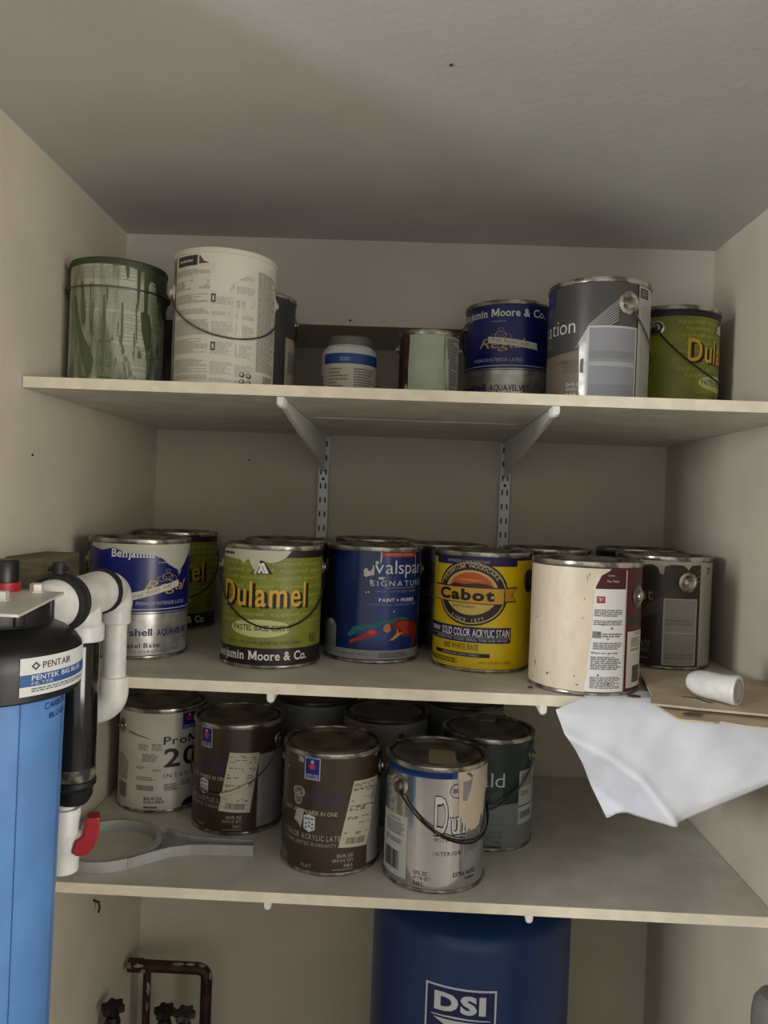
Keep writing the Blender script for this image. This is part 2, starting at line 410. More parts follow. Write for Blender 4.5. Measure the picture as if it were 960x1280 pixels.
dulamel('olive green enamel paint can with white smears at rim, on middle shelf', -.2168, 1.31, ZM, 0, -86, .47, True)
dulamel('olive green paint can mostly hidden behind the blue and silver can', -.4775, 1.627, ZM, 2, -84, .47)
dulamel('olive green paint can at the right end of the top shelf', .486, 1.44, ZT, 84, -16, .45)

# --- blue and silver latex cans ------------------------------------------------
BLUEL = mat('royal_blue_label', (26, 34, 112), .3, noise=.15, nscale=12)
def regal(label, x, y, z, rot, tape, smear=False, ears=100):
    t, W, _ = can(label, x, y, z, TIN, group='blue and silver paint cans', ears=ears, drop=.42, rot=rot, vear=.8)
    W.rect(-178, 178, .40, .955, None, 1, 'label', m=BLUEL)
    for v in (.375, .392): W.rect(-178, 178, v, v+.007, (26, 30, 90), 1, 'stripe')
    W.rect(-178, 178, .412, .418, (205, 205, 210), 2, 'stripe')
    W.text('Benjamin Moore & Co.', -77, 44, .825, .918, (224, 222, 214), 3, bold=.016, serif=True, gap=.035)
    W.text('PAINTS', -24, -6, .80, .812, (190, 190, 200), 3)
    W.text('Regal', -40, 18, .54, .655, (206, 172, 84), 3, bold=-.012, shear=.35, gap=.02)
    for dp, dv, a, b in ((-12, .685, 7, .032), (-19, .67, 6, .024), (-5, .67, 6, .024), (-12, .735, 3, .014)):
        W.ring(dp, dv, a, b, .9, (204, 170, 90), 3, 20, 'emblem')
    W.text('PREMIUM INTERIOR LATEX', -48, 16, .45, .48, (168, 170, 190), 3)
    W.text('Eggshell', -76, -29, .175, .255, (26, 28, 78), 3, bold=.02, gap=.06); W.text('AquaVelvet'.upper(), -24, 25, .18, .245, (26, 28, 78), 3, bold=.022, gap=.04)
    W.text('Pastel Base', -66, -20, .095, .135, (32, 30, 40), 3, bold=.015); W.text('116 FL OZ (3 5/8 QT) 3.43 LITERS', -66, 6, .045, .075, (70, 68, 72), 3)
    W.poly(tape, (206, 202, 188), 5, 'masking_tape')
    W.text('Fred  Room  wall', tape[0][0]+4, tape[1][0]-12, tape[0][1]+.018, tape[0][1]+.05, (120, 112, 104), 6, shear=.2, skew=(tape[1][1]-tape[0][1])*.85)
    if smear:
        W.poly([(-112, .93), (-90, .90), (-75, .925), (-60, .885), (-30, .87), (-20, .84), (-12, .79), (-4, .76), (4, .735), (10, .76), (16, .80), (24, .86), (34, .90), (44, .93), (44, .965), (-110, .965)], (188, 186, 170), 4, 'paint_smear')
        W.poly([(2, .74), (4, .69), (7, .71), (10, .76)], (150, 150, 156), 4, 'paint_smear')
    return W
regal('blue and silver paint can on the top shelf beside the grey can', .19, 1.44, ZT, 0, [(-27, .615), (34, .56), (33, .62), (-28, .675)])
regal('blue and silver paint can with dried white paint at rim, behind white pipe', -.4555, 1.335, ZM, 45, [(-56, .485), (4, .60), (4, .655), (-55, .55)], True)

# --- deep blue can with swirl ----------------------------------------------------
t, W, _ = can('deep blue glossy paint can with red and teal swirls on middle shelf', -.0465, 1.385, ZM, mat('deep_blue_label', (14, 48, 118), .22, c2=(8, 20, 52), nscale=9, stretch=(1, 1, .25), noise=.1), lidm=LIDM, ears=-84, drop=.5, side=-1)
W.rect(8, 57, .915, .955, (176, 62, 48), 2); W.text('HIGH-GLOSS | ENAMEL', 13, 52, .926, .945, (228, 190, 176), 3)
W.text('valspar', 1, 72, .735, .885, (222, 224, 224), 3, bold=-.004); W.text('SIGNATURE', -3, 72, .665, .712, (214, 216, 220), 3, gap=.28)
W.rect(14, 60, .648, .652, (150, 156, 170), 2); W.text('HI-DEF  ADVANCED COLOR', 4, 60, .612, .63, (140, 146, 160), 3)
W.text('PAINT + PRIMER', 7, 57, .53, .562, (226, 228, 230), 3, bold=.02); W.text('EXCEPTIONAL COVERAGE + HIDE', -4, 62, .498, .516, (140, 146, 160), 3)
TEAL, RED, ORG, GOLD = (20, 104, 104), (168, 34, 46), (170, 58, 30), (214, 150, 44)
def swirl(pts, c, layer): W.poly(pts, c, layer, 'swirl_print')
swirl([(-30, .24), (-22, .31), (-10, .335), (2, .335), (10, .365), (16, .40), (12, .34), (6, .31), (-6, .30), (-16, .27), (-26, .22)], TEAL, 2)
swirl([(16, .36), (26, .39), (38, .40), (52, .375), (40, .37), (28, .36), (18, .33)], TEAL, 2)
swirl([(-27, .19), (-16, .225), (-8, .255), (0, .28), (2, .26), (12, .265), (6, .245), (-4, .225), (-14, .195), (-26, .165)], RED, 3)
swirl([(-6, .27), (0, .30), (6, .275), (2, .25)], (206, 70, 70), 4)
swirl([(22, .35), (30, .38), (40, .375), (52, .36), (66, .33), (70, .24), (62, .14), (54, .13), (58, .2), (48, .235), (40, .23), (34, .26), (26, .30)], (128, 26, 26), 2)
swirl([(28, .34), (38, .365), (50, .345), (44, .30), (52, .25), (42, .255), (36, .30)], ORG, 3)
swirl([(20, .2), (24, .215), (30, .255), (31, .31), (33, .26), (42, .27), (36, .245), (30, .22), (26, .20)], GOLD, 4)
swirl([(13, .30), (16, .345), (21, .34), (23, .29), (19, .265), (14, .28)], (190, 126, 84), 4)
W.rect(-90, 78, .035, .115, (142, 144, 146), 2, 'band'); W.poly([(-82, .1), (-47, .1), (-47, .29), (-50, .335), (-58, .352), (-70, .34), (-80, .30)], (128, 132, 136), 2, 'tab'); W.ell(-57, .325, 5, .025, (176, 180, 182), 3)
W.text('1 Gallon (3.78 L)', -46, -4, .058, .09, (60, 62, 66), 3); W.lines(9, 48, .052, .098, 3, (84, 86, 90), 3, seed=9)
for p, v, a, b, s in ((-7, .775, 5, .035, 2), (-1, .80, 1.8, .04, 3), (4, .865, 1.8, .022, 4), (8, .91, 1, .05, 5), (9, .735, 3.4, .014, 6), (58, .85, .6, .13, 8), (-3, .70, 1.2, .03, 9)):
    W.blob(p, v, a, b, (196, 192, 178), 5, 14, .45, seed=s)
for s, (p, v) in enumerate(((-8, .61), (-5, .612), (26, .45), (40, .75), (-70, .8))): W.blob(p, v, .9, .008, (190, 188, 176), 5, 8, .3, seed=s)

# --- yellow stain can -------------------------------------------------------------
t, W, _ = can('bright yellow acrylic stain can with oval emblem on middle shelf', .146, 1.35, ZM, mat('yellow_label', (232, 200, 16), .35, noise=.06, nscale=14), ears=68, drop=None, hub=RUBBER, esize=.020, earm=RUBBER, vear=.76)
W.rect(-178, 178, .935, .958, (24, 22, 26), 1, 'band'); W.rect(-66, 42, .885, .955, (30, 26, 84), 2, 'band'); W.text('EXTENDED + FADE RESISTANT', -44, 8, .905, .928, (184, 180, 200), 3)
PC, VC = -13.5, .655
W.ell(PC, VC, 44, .272, (44, 30, 26), 2, 'emblem'); W.ring(PC, VC, 41.5, .256, .965, (206, 186, 120), 3, name='emblem')
W.ell(PC, VC+.005, 30.5, .178, (214, 186, 96), 3, 'emblem'); W.ring(PC, VC+.005, 32, .187, .95, (206, 186, 120), 4, name='emblem')
W.poly([(PC-27+54*i/12, VC+.05+(.0 if i in (0, 12) else .125*math.sin(math.pi*i/12)**.6)) for i in range(13)][::-1], (196, 92, 44), 4, 'emblem')
W.poly([(PC-28, .70), (PC-20, .735), (PC-6, .728), (PC+6, .742), (PC+18, .735), (PC+27, .71), (PC+22, .70), (PC+6, .712), (PC-10, .705)], (66, 34, 30), 5, 'emblem')
W.poly([(PC-18, .765), (PC, .775), (PC+16, .76), (PC+4, .755)], (222, 140, 70), 5, 'emblem')
W.poly([(-72, .575), (26, .565), (26, .71), (-70, .71)], (40, 26, 20), 5, 'banner'); W.poly([(-72, .582), (25, .572), (25, .70), (-70, .70)], (214, 164, 56), 6, 'banner')
W.poly([(26, .585), (42, .59), (36, .65), (43, .715), (27, .71)], (60, 38, 22), 4, 'banner'); W.poly([(26.5, .595), (40, .6), (34.5, .65), (41, .705), (27, .70)], (206, 150, 48), 5, 'banner')
W.text('Cabot', -55, 14, .592, .69, (20, 16, 14), 7, bold=.045, gap=.05)
W.text("Sam'l Cabot", -36, -7, .532, .562, (70, 50, 20), 5, shear=.35)
W.arc_text('PREMIUM WOODCARE', PC, VC+.003, 37, .224, 152, 34, .112, (206, 196, 170), 5, .006); W.arc_text('SINCE 1877', PC, VC-.003, 37, .224, 236, 294, .10, (206, 196, 170), 5, .004, True)
W.rect(-82, 36, .245, .375, (30, 26, 84), 2, 'band'); W.text('SOLID COLOR ACRYLIC STAIN', -50, 34, .295, .36, (230, 228, 222), 3, bold=.018, gap=.05)
W.lines(-74, -53, .30, .36, 1, (200, 196, 200), 3, seed=4); W.rect(-82, 36, .284, .288, (206, 190, 120), 3); W.text('SUITABLE FOR WOOD SIDING, TRIM AND FENCES', -60, 32, .255, .276, (206, 202, 210), 3)
W.text('0801 WHITE BASE', -46, -2, .182, .232, (84, 62, 14), 3, bold=.004); W.rect(-62, 11, .125, .158, (30, 26, 30), 2, 'band'); W.text('ADVANCED 100% ACRYLIC FORMULA', -48, -1, .133, .151, (196, 190, 180), 3)
W.text('124 FL OZ (3.67 LITERS)', -1, 37, .068, .094, (120, 94, 20), 3); W.lines(-80, -26, .06, .105, 2, (110, 86, 20), 3, seed=6)
W.blob(-66, .035, 4, .014, (220, 214, 190), 5, 12, .4, seed=3)

# --- cream-smeared maroon can ------------------------------------------------------
CREAM = (224, 208, 184)
t, W, _ = can('maroon paint can almost covered in dried cream paint, front of middle shelf', .295, 1.22, ZM, mat('maroon_label', (92, 14, 28), .38, noise=.15, nscale=20), ears=66, drop=None, vear=.74, esize=.017)
cm = mat('cream_dried_paint', CREAM, .42, noise=.05, nscale=26, bump=.35, bscale=70, stretch=(1, 1, .5))
edge = [(25, .95), (22, .93), (15, .90), (10, .82), (8, .76), (8.5, .70), (7, .62), (8, .55), (6, .48), (7, .42), (5, .36), (5, .3), (3.5, .24), (4, .17), (2, .1), (2, .03)]
W.poly([(-140, .03), (-140, .95)]+edge, CREAM, 3, 'cream_paint', m=cm)
W.rect(-4, 43, .035, .80, (226, 224, 220), 1, 'panel'); W.rect(-4, 43, .80, .94, (70, 12, 24), 1, 'panel')
W.text('Latex', 22, 29, .895, .91, (206, 190, 190), 3); W.text('Flat Finish', 21, 34, .85, .868, (206, 190, 190), 3)
W.rect(11, 19.5, .695, .745, (150, 26, 44), 2, 'logo'); W.text('TRY', 12.5, 18, .708, .735, (232, 224, 224), 3, bold=.02)
for a, b, v0, v1, n, s in ((9, 40, .595, .65, 4, 11), (9, 40, .53, .57, 3, 12), (18, 40, .44, .475, 2, 13), (9, 40, .35, .405, 4, 14), (7, 40, .20, .30, 7, 15), (7, 40, .06, .15, 8, 16)): W.lines(a, b, v0, v1, n, (110, 106, 108), 2, seed=s)
W.text('Where do I get help?', 7, 36, .312, .334, (50, 46, 48), 3, bold=.01); W.rect(8, 17, .435, .485, (126, 126, 124), 2, 'photo_print')
W.rect(43, 44.5, .035, .94, (206, 190, 186), 2, 'stripe'); W.rect(43, 120, .53, .59, (52, 46, 48), 1, 'band'); W.rect(48, 84, .055, .48, (214, 210, 200), 2, 'panel')
W.lines(54, 76, .36, .43, 5, (120, 116, 112), 3, seed=17); W.text('SATIN', 62, 76, .45, .47, (60, 58, 56), 3); W.lines(54, 74, .33, .35, 2, (90, 86, 84), 3, seed=18); W.barcode(58, 78, .09, .22)
for s, (p, v, a, b) in enumerate(((1, .88, .5, .04), (3, .9, .7, .03), (-1, .72, .8, .015), (-2, .58, .8, .018), (-56, .54, 1.5, .02), (-58, .18, 2, .03), (-38, .13, 2, .02), (-8, .14, 2, .015), (-5, .08, 2.4, .012), (-62, .07, 3, .012))): W.blob(p, v, a*.6, b*.55, (120, 104, 82), 4, 12, .5, name='fleck', seed=s)
for s, (p, v, a, b) in enumerate(((14, .47, 1.6, .012), (24, .43, 1.5, .01), (28, .51, 1.2, .015), (18, .535, 1.8, .01), (26, .1, 2, .014), (15, .16, 1.4, .01))): W.blob(p, v, a*.7, b*.7, (90, 78, 70), 4, 10, .4, name='fleck', seed=s)

# --- brown can at right ------------------------------------------------------------------
t, W, _ = can('dark brown paint can with grey panel near the right wall, middle shelf', .4895, 1.44, ZM, mat('brown_label', (52, 37, 28), .4, noise=.2, nscale=16), ears=30, drop=None, vear=.775, esize=.018)
W.rect(2, 44, .04, .63, (176, 172, 160), 2, 'panel'); W.rect(4, 42, .05, .32, (150, 146, 136), 3, 'panel'); W.rect(4, 42, .335, .62, (150, 146, 136), 3, 'panel')
for v in (.42, .12): W.lines(5, 41, v-.03, v+.03, 2, (128, 125, 116), 4, seed=int(v*100), wmin=5, wmax=14)
W.rect(48, 86, .03, .95, (176, 172, 158), 2, 'panel'); W.lines(54, 78, .1, .85, 40, (158, 154, 140), 3, seed=22); W.lines(60, 70, .85, .91, 3, (60, 58, 52), 3, seed=23)
W.text('nt', -27, -10, .605, .69, (140, 124, 106), 3)
W.text('124 FL OZ', -30, -12, .215, .245, (140, 128, 116), 3, bold=.01); W.text('3.66 L', -24, -12, .145, .175, (140, 128, 116), 3, bold=.01); W.text('31/3 U.S. QT', -28, -12, .18, .21, (140, 128, 116), 3); W.lines(-34, -12, .08, .10, 1, (120, 110, 100), 3, seed=24)
for i in range(9): W.poly([(-30+i*1.5, .42+i*.016), (26, .60+i*.022), (26, .604+i*.022), (-30+i*1.5, .424+i*.016)], (106, 92, 78), 1, 'fan_line')
for i in range(4): W.poly([(30+i*4, .80-i*.02), (33+i*4, .80-i*.02), (47, .90-i*.05), (47, .88-i*.05)], (120, 106, 92), 1, 'fan_line')
W.poly([(-28, .955), (-22, .915), (-12, .925), (-6, .90), (-3, .845), (1, .84), (2, .91), (10, .93), (24, .925), (30, .885), (34, .925), (60, .94), (60, .962), (-28, .965)], (168, 164, 150), 4, 'paint_smear')

# --- grey can on the top shelf --------------------------------------------------------------
GREYG = mat('graphite_label', (92, 90, 88), .3, .25, noise=.12, nscale=8)
t, W, _ = can('large grey paint can with silver panel and bail ear, right part of top shelf', .317, 1.30, ZT, GREYG, rb=.0822, H=.202, ears=34, drop=.42, vear=.80, esize=.019, wire=WIRE)
W.text('ration', -80, -25, .57, .68, (216, 214, 208), 3, bold=-.006); W.rect(-80, -56, .80, .95, (40, 46, 110), 2, 'logo'); W.blob(-66, .89, 5, .03, (90, 60, 120), 3, 12, .2, 'logo', 3)
W.poly([(-80, .05), (-20, .05), (-18, .43), (-52, .41), (-80, .42)], (120, 108, 92), 1, 'print'); W.rect(-40, -14, .25, .36, (104, 96, 88), 2)
W.poly([(-18, .05), (-11, .05), (-11, .60), (-20, .5)], None, 2, 'foil', m=TIN)
for i in range(8): W.poly([(-24+i*2, .45+i*.024), (22, .66+i*.022), (22, .667+i*.022), (-24+i*2, .457+i*.024)], (176, 172, 166), 2, 'fan_line')
W.rect(-11, 46, .03, .615, (196, 194, 190), 3, 'panel'); W.rect(-9, 44, .04, .60, (146, 146, 150), 4, 'panel')
W.lines(-8, 43, .36, .42, 4, (126, 126, 130), 5, seed=31, wmin=4, wmax=16); W.lines(-8, 43, .08, .16, 5, (130, 130, 134), 5, seed=32, wmin=4, wmax=16); W.rect(-9, 44, .30, .335, (170, 170, 172), 5)
W.rect(46, 47.6, .03, .96, (40, 38, 38), 4, 'stripe'); W.rect(47.6, 88, .03, .955, (190, 188, 182), 3, 'panel'); W.rect(50, 66, .86, .935, (40, 38, 38), 4, 'print'); W.lines(52, 64, .87, .925, 4, (150, 148, 144), 5, seed=33); W.lines(52, 80, .1, .8, 50, (168, 166, 160), 4, seed=34)
for i, s in enumerate(('124 FL OZ', '31/3 U.S. QT', '3.66 L')): W.text(s, -34, -15, .15-i*.04, .178-i*.04, (206, 204, 198), 3, bold=.01)
W.text('LATEX', -46, -32, .335, .352, (30, 28, 28), 3)

# --- white primer can and green-dripped can -------------------------------------------------
t, W, _ = can('large white paint can covered in fine print and white smears, top shelf', -.3015, 1.25, ZT, TIN, rimm=mat('white_rim', (214, 208, 194), .45), rb=.0812, H=.213, ears=-80, drop=.37, vear=.72)
W.rect(-68, 120, .012, .955, (214, 209, 196), 1, 'label'); W.rect(-69.5, -67.5, .012, .955, (60, 58, 54), 2, 'stripe')
W.rect(-62, -32, .872, .945, (50, 47, 44), 3, 'logo'); W.lines(-58, -36, .895, .92, 1, (190, 186, 174), 4, seed=41, wmin=4, wmax=6); W.poly([(-30, .88), (-18, .885), (-26, .935), (-30, .94)], (86, 82, 76), 3, 'logo')
for v0, v1, n, s in ((.80, .845, 5, 42), (.70, .765, 7, 43), (.60, .665, 7, 44), (.52, .56, 4, 45), (.37, .49, 12, 46), (.24, .345, 11, 47), (.10, .20, 10, 48), (.05, .085, 3, 49)):
    W.lines(-65, -16, v0, v1, n, (172, 168, 157), 2, seed=s, fill=.7, ragged=.5)
    W.lines(-14, 10, v0-.01, v1-.02, n, (178, 174, 165), 2, seed=s+20, ragged=.4)
    W.lines(12, 34, v0-.02, v1-.03, n, (174, 170, 161), 2, seed=s+40, ragged=.4)
W.lines(38, 74, .14, .87, 58, (126, 122, 114), 3, seed=70, fill=.55, ragged=.35); W.lines(50, 72, .03, .12, 6, (110, 104, 98), 3, seed=71)
for a, v in ((-15, .605), (-14, .26)): W.rect(a, a+5, v, v+.06, (70, 66, 62), 3, 'print'); W.rect(a+1.5, a+3.5, v+.012, v+.048, (206, 202, 190), 4, 'print')
for p, v in ((21, .1), (29, .095), (21, .05), (29, .045)): W.ell(p, v, 3.2, .02, (80, 76, 70), 3, n=16); W.ell(p-.6, v+.004, 1.7, .011, (196, 190, 178), 4, n=12)
W.poly([(-60, .945), (-30, .95), (-24, .90), (-10, .87), (-18, .78), (-16, .70), (-6, .655), (4, .68), (8, .76), (20, .80), (30, .86), (46, .90), (60, .93), (90, .945), (90, .96), (-62, .958)], (222, 214, 200), 5, 'paint_smear')
for p, v, a, b, s in ((16, .45, 3, .2, 3), (-34, .73, 12, .05, 5), (26, .6, 4, .08, 8), (2, .55, 1.2, .12, 7), (8, .5, .8, .1, 11)): W.blob(p, v, a, b, (216, 210, 198), 5, 18, .5, seed=s)
tear = W.poly([(74, .80), (90, .78), (92, .86), (80, .85)], (214, 208, 194), 14, 'label_tear')

GREEN = (96, 106, 76)
gd = mat('green_dripped_label', (182, 184, 164), .5, nscale=34, stretch=(1, 1, .16), c2=GREEN, noise=.1, lo=.42, hi=.52)
t, W, _ = can('paint can streaked with dried green drips at left end of top shelf', -.4905, 1.288, ZT, gd, rimm=mat('green_rim', (54, 64, 42), .5), lidm=LIDD, rb=.0765, H=.2065, ears=-92, drop=.02, vear=.79)
for s, (v0, v1) in enumerate(((.83, .93), (.60, .78), (.36, .58), (.08, .34))): W.lines(-66, 60, v0, v1, int((v1-v0)*70), (140, 142, 122), 2, seed=80+s, fill=.45, ragged=.5, wmin=4, wmax=16)
W.rect(76, 178, .02, .95, (40, 46, 34), 3, 'side_panel')
GD1, GD2 = (70, 80, 52), (92, 101, 74)
W.poly([(-178, .965), (-178, .935), (-40, .945), (6, .942), (8, .86), (9, .84), (10.5, .86), (11, .94), (20, .93), (21, .70), (22.5, .60), (24, .72), (25, .92), (29, .93), (30, .66), (31, .5), (33, .46), (35, .52), (36, .84), (40, .87), (46, .86), (48, .78), (52, .70), (56, .74), (60, .66), (66, .60), (72, .62), (80, .5), (178, .5), (178, .965)], GD1, 4, 'green_drip')
W.poly([(-62, .72), (-57, .70), (-52, .56), (-47, .46), (-41, .38), (-33, .30), (-27, .20), (-29, .11), (-34, .08), (-41, .17), (-49, .33), (-56, .50)], (86, 100, 62), 4, 'green_drip')
W.poly([(-48, .80), (-45, .82), (-42, .62), (-41, .5), (-44, .46), (-47, .58)], GD2, 4, 'green_drip')
W.poly([(-18, .70), (-16, .71), (-14, .5), (-15, .12), (-17, .1), (-18, .3)], GD2, 4, 'green_drip')
W.poly([(26, .60), (31, .62), (38, .60), (42, .48), (40, .34), (36, .28), (32, .36), (28, .46)], GD1, 4, 'green_drip')
W.poly([(3, .66), (5, .66), (6, .42), (5, .30), (3, .34)], GD2, 4, 'green_drip')
rg = random.Random(12)
for s in range(46):
    p = rg.uniform(-20, 62); v = rg.uniform(.05, .40); W.blob(p, v, rg.uniform(.5, 2.2), rg.uniform(.008, .05), GD2 if s % 2 else (98, 112, 76), 4, 11, .55, 'green_drip', 60+s)
for s in range(14):
    p = rg.uniform(-60, 60); v = rg.uniform(.3, .75); W.blob(p, v, rg.uniform(.4, .9), rg.uniform(.05, .16), GD2, 4, 12, .5, 'green_drip', 160+s)

# --- dark grey can behind, jar, mint quart ---------------------------------------------------
GREYC = mat('dark_grey_label', (70, 69, 66), .45, noise=.12, nscale=18)
t, W, _ = can('dark grey paint can mostly hidden behind the white printed can', -.295, 1.42, ZT, GREYC, ears=88, drop=.42, rb=.0836)
W.rect(50, 82, .0, .62, (176, 166, 146), 2, 'panel'); W.lines(56, 78, .3, .5, 12, (96, 84, 72), 3, seed=91); W.lines(56, 78, .1, .2, 6, (110, 98, 86), 3, seed=92)

j = empty('plastic_jar', (-.104, 1.37, ZT+.0004), math.atan2(.104, 1.37)); tag(j, 'small white plastic jar with grey lid and blue label band on top shelf', 'jar')
rj = .0485
jb = lathe('body', [(0, 0), (rj-.004, 0), (rj, .004), (rj, .090), (rj-.002, .098), (rj-.008, .104), (rj-.012, .106)], mat('white_plastic', (206, 206, 202), .35, noise=.05), j)
lathe('lid', [(rj-.010, .103), (rj-.0095, .118), (rj-.012, .121), (0, .1215)], mat('grey_lid', (112, 110, 106), .5, noise=.15), j, 64)
W = Wrap(jb, rj, .106); W.rect(-62, 120, .03, .66, (190, 184, 168), 1, 'label'); W.rect(-62, 120, .66, .83, (34, 66, 128), 1, 'label'); W.lines(-20, 6, .70, .77, 2, (120, 146, 186), 2, seed=93)
W.lines(-45, 0, .1, .6, 9, (120, 116, 106), 2, seed=94, fill=.5, ragged=.6); W.lines(10, 60, .08, .6, 12, (110, 106, 98), 2, seed=95, ragged=.5); W.lines(-85, -64, .1, .5, 6, (90, 86, 80), 2, seed=96)

t, W, _ = can('small quart can with pale mint paint running down its front, top shelf', .0365, 1.345, ZT, mat('quart_label', (82, 44, 30), .45, noise=.3, nscale=25), rb=.0515, H=.1275, name='quart_can', ears=-88, drop=None, esize=.008)
mint = mat('mint_paint', (184, 196, 172), .4, noise=.04, nscale=30, bump=.12, bscale=80)
W.poly([(-40, 0), (-41, .5), (-39, .9), (-42, .955), (30, .955), (29, .8), (31, .4), (30, 0)], None, 3, 'mint_paint', m=mint)
W.rect(31, 100, .02, .94, (176, 174, 166), 1, 'panel'); W.lines(36, 70, .1, .9, 26, (96, 90, 86), 2, seed=97, ragged=.6); W.blob(38, .45, 4, .3, (198, 200, 188), 4, 18, .5, seed=4); W.blob(-46, .12, 6, .14, (178, 174, 160), 2, 12, .2, 'panel', 5); W.rect(-70, -58, .05, .9, (36, 26, 22), 2, 'panel')

# --- plain cans at the back of the middle shelf --------------------------------------------
def plain(label, x, y, z, m, lid=LIDM, ears=80, drop=None, rimm=TINR):
    return can(label, x, y, z, m, lidm=lid, rimm=rimm, ears=ears, drop=drop, group='plain paint cans at the back')
BLACKC = mat('black_label', (26, 25, 28), .4, noise=.2)
SLATE = mat('slate_label', (66, 68, 64), .5, noise=.12, nscale=18)
plain('paint can with bare metal lid tucked behind the olive enamel can', -.216, 1.495, ZM, BLACKC)
plain('paint can with metal rim tucked behind the deep blue can', -.056, 1.655, ZM, BLACKC)
t, W, _ = plain('bare silver dented can between the deep blue and yellow cans', .088, 1.535, ZM, mat('dented_tin', (150, 148, 144), .3, 1, noise=.3, nscale=10, bump=.8, bscale=22))
W.blob(-26, .36, 5, .05, (30, 28, 30), 2, 10, .3, 'dent_shade', 3); W.lines(-36, -10, .5, .56, 2, (60, 58, 60), 2, seed=99)  # dark patch: the shade of a dent put into the colour
plain('dark rimmed paint can tucked behind the yellow and cream cans', .288, 1.525, ZM, BLACKC, LIDD)
plain('dark lidded paint can in the back right corner of middle shelf', .5055, 1.655, ZM, BLACKC, LIDD)

# --- bottom shelf ------------------------------------------------------------------------------
def sw_logo(W, a, b, v0, v1):
    W.rect(a, b, v0, v1, (196, 196, 204), 1, 'logo'); k = (b-a)*.05
    W.rect(a+k, b-k, v0+.006, v1-.006, (24, 34, 122), 2, 'logo'); c = (a+b)/2; h = v1-v0
    W.ell(c, v0+h*.60, (b-a)*.2, h*.13, (186, 52, 70), 3, 'logo', 14); W.ell(c, v0+h*.82, (b-a)*.1, h*.07, (190, 196, 214), 3, 'logo', 10)
    W.poly([(c-(b-a)*.1, v0+h*.78), (c+(b-a)*.1, v0+h*.78), (c+(b-a)*.24, v0+h*.56), (c-(b-a)*.24, v0+h*.56)], (186, 52, 70), 3, 'logo')
    W.text('SHERWIN', a+2*k, b-2*k, v0+h*.16, v0+h*.26, (206, 208, 220), 4); W.text('WILLIAMS', a+2*k, b-2*k, v0+h*.05, v0+h*.14, (206, 208, 220), 4)
def sticker(W, pts, seed):
    """receipt-like paper sticker; pts = four corners, anticlockwise from bottom left"""
    W.poly(pts, (198, 190, 170), 3, 'sticker')
    (a0, va), (a1, vb), (b1, vc), (b0, vd) = pts
    def at(u, v): return ((a0+(a1-a0)*u)*(1-v)+(b0+(b1-b0)*u)*v, (va+(vb-va)*u)*(1-v)+(vd+(vc-vd)*u)*v)
    rg = random.Random(seed); V = []; F = []
    for row in [.95, .925, .88, .86, .84, .74, .70, .62, .60, .58, .56, .45, .43, .36, .22, .2]:
        x = .06
        while x < .92:
            w_ = rg.uniform(.05, .2)
            if rg.random() < .6:
                k = len(V); V += [at(x, row-.008), at(min(x+w_, .94), row-.008), at(min(x+w_, .94), row+.006), at(x, row+.006)]; F.append((k, k+1, k+2, k+3))
            x += w_+rg.uniform(.02, .1)
    x = .2
    while x < .82:
        w_ = rg.choice((.01, .02, .03)); k = len(V); V += [at(x, .05), at(x+w_, .05), at(x+w_, .15), at(x, .15)]; F.append((k, k+1, k+2, k+3)); x += w_+rg.choice((.012, .02))
    W.put('fine_print', V, F, (96, 88, 80), 4)
BROWN = mat('coffee_label', (71, 56, 40), .3, noise=.14, nscale=10)
def brown_sw(label, x, y, rot, ears, drop, stick, seed, side=1, wire=WIREB):
    t, W, L_ = can(label, x, y, ZL, BROWN, lidm=mat('lid_brown', (156, 142, 122), .4, .6, noise=.5, nscale=18), group='brown exterior paint cans', ears=ears, drop=drop, vear=.82, side=side, wire=wire, rot=rot)
    sw_logo(W, -33, -14, .775, .955)
    W.text('rPaint', -30, 17, .575, .685, (54, 46, 100), 2); W.text('PAINT AND PRIMER IN ONE', -66, 7, .49, .525, (176, 168, 156), 3, bold=.006)
    W.poly([(-32, .37), (-25, .345), (-18, .37), (-18, .475), (-25, .49), (-32, .475)], (206, 208, 212), 2, 'badge'); W.lines(-31, -19, .445, .465, 1, (70, 76, 120), 3, seed=4)
    for i in range(3):
        for k in range(2): W.rect(-30+i*4, -28+i*4, .375+k*.03+(i % 2)*.012, .39+k*.03+(i % 2)*.012, (40, 46, 80), 3, 'badge')
    W.text('EXTERIOR ACRYLIC LATEX', -68, 16, .285, .33, (176, 168, 156), 3, bold=.004, gap=.2); W.text('LIFETIME LIMITED WARRANTY', -64, 7, .235, .265, (164, 156, 146), 3, gap=.14)
    W.text('FLAT', -33, -21, .055, .085, (176, 168, 156), 3)
    for i, s in enumerate(('124 FL OZ', '(31/3 U.S. QT)', '3.66 L')): W.text(s, (8, 3, 16)[i], 27, .15-i*.04, .178-i*.04, (190, 184, 172), 3, bold=.015)
    W.rect(3, 27, .048, .056, (150, 144, 132), 3, 'print'); W.lines(-80, -56, .05, .13, 4, (150, 142, 130), 3, seed=7)
    W.rect(46, 112, .055, .72, (150, 150, 146), 2, 'panel'); W.lines(52, 100, .09, .68, 30, (132, 132, 128), 3, seed=seed)
    sticker(W, stick, seed)
    return t, W, L_
t, W, L_ = brown_sw('brown paint can with receipt sticker and scraped label, front of lowest shelf', -.1025, 1.322, 0, 76, None, [(9, .235), (45, .215), (64, .76), (25, .77)], 101)
for p, v, a, b, s in ((-40, .66, 9, .045, 2), (-41, .60, 6, .05, 4)): W.ring(p, v, a, b, .7, (150, 146, 138), 4, 14, 'paint_smear'); W.blob(p, v, a*.6, b*.6, (120, 116, 108), 3, 12, .5, seed=s)
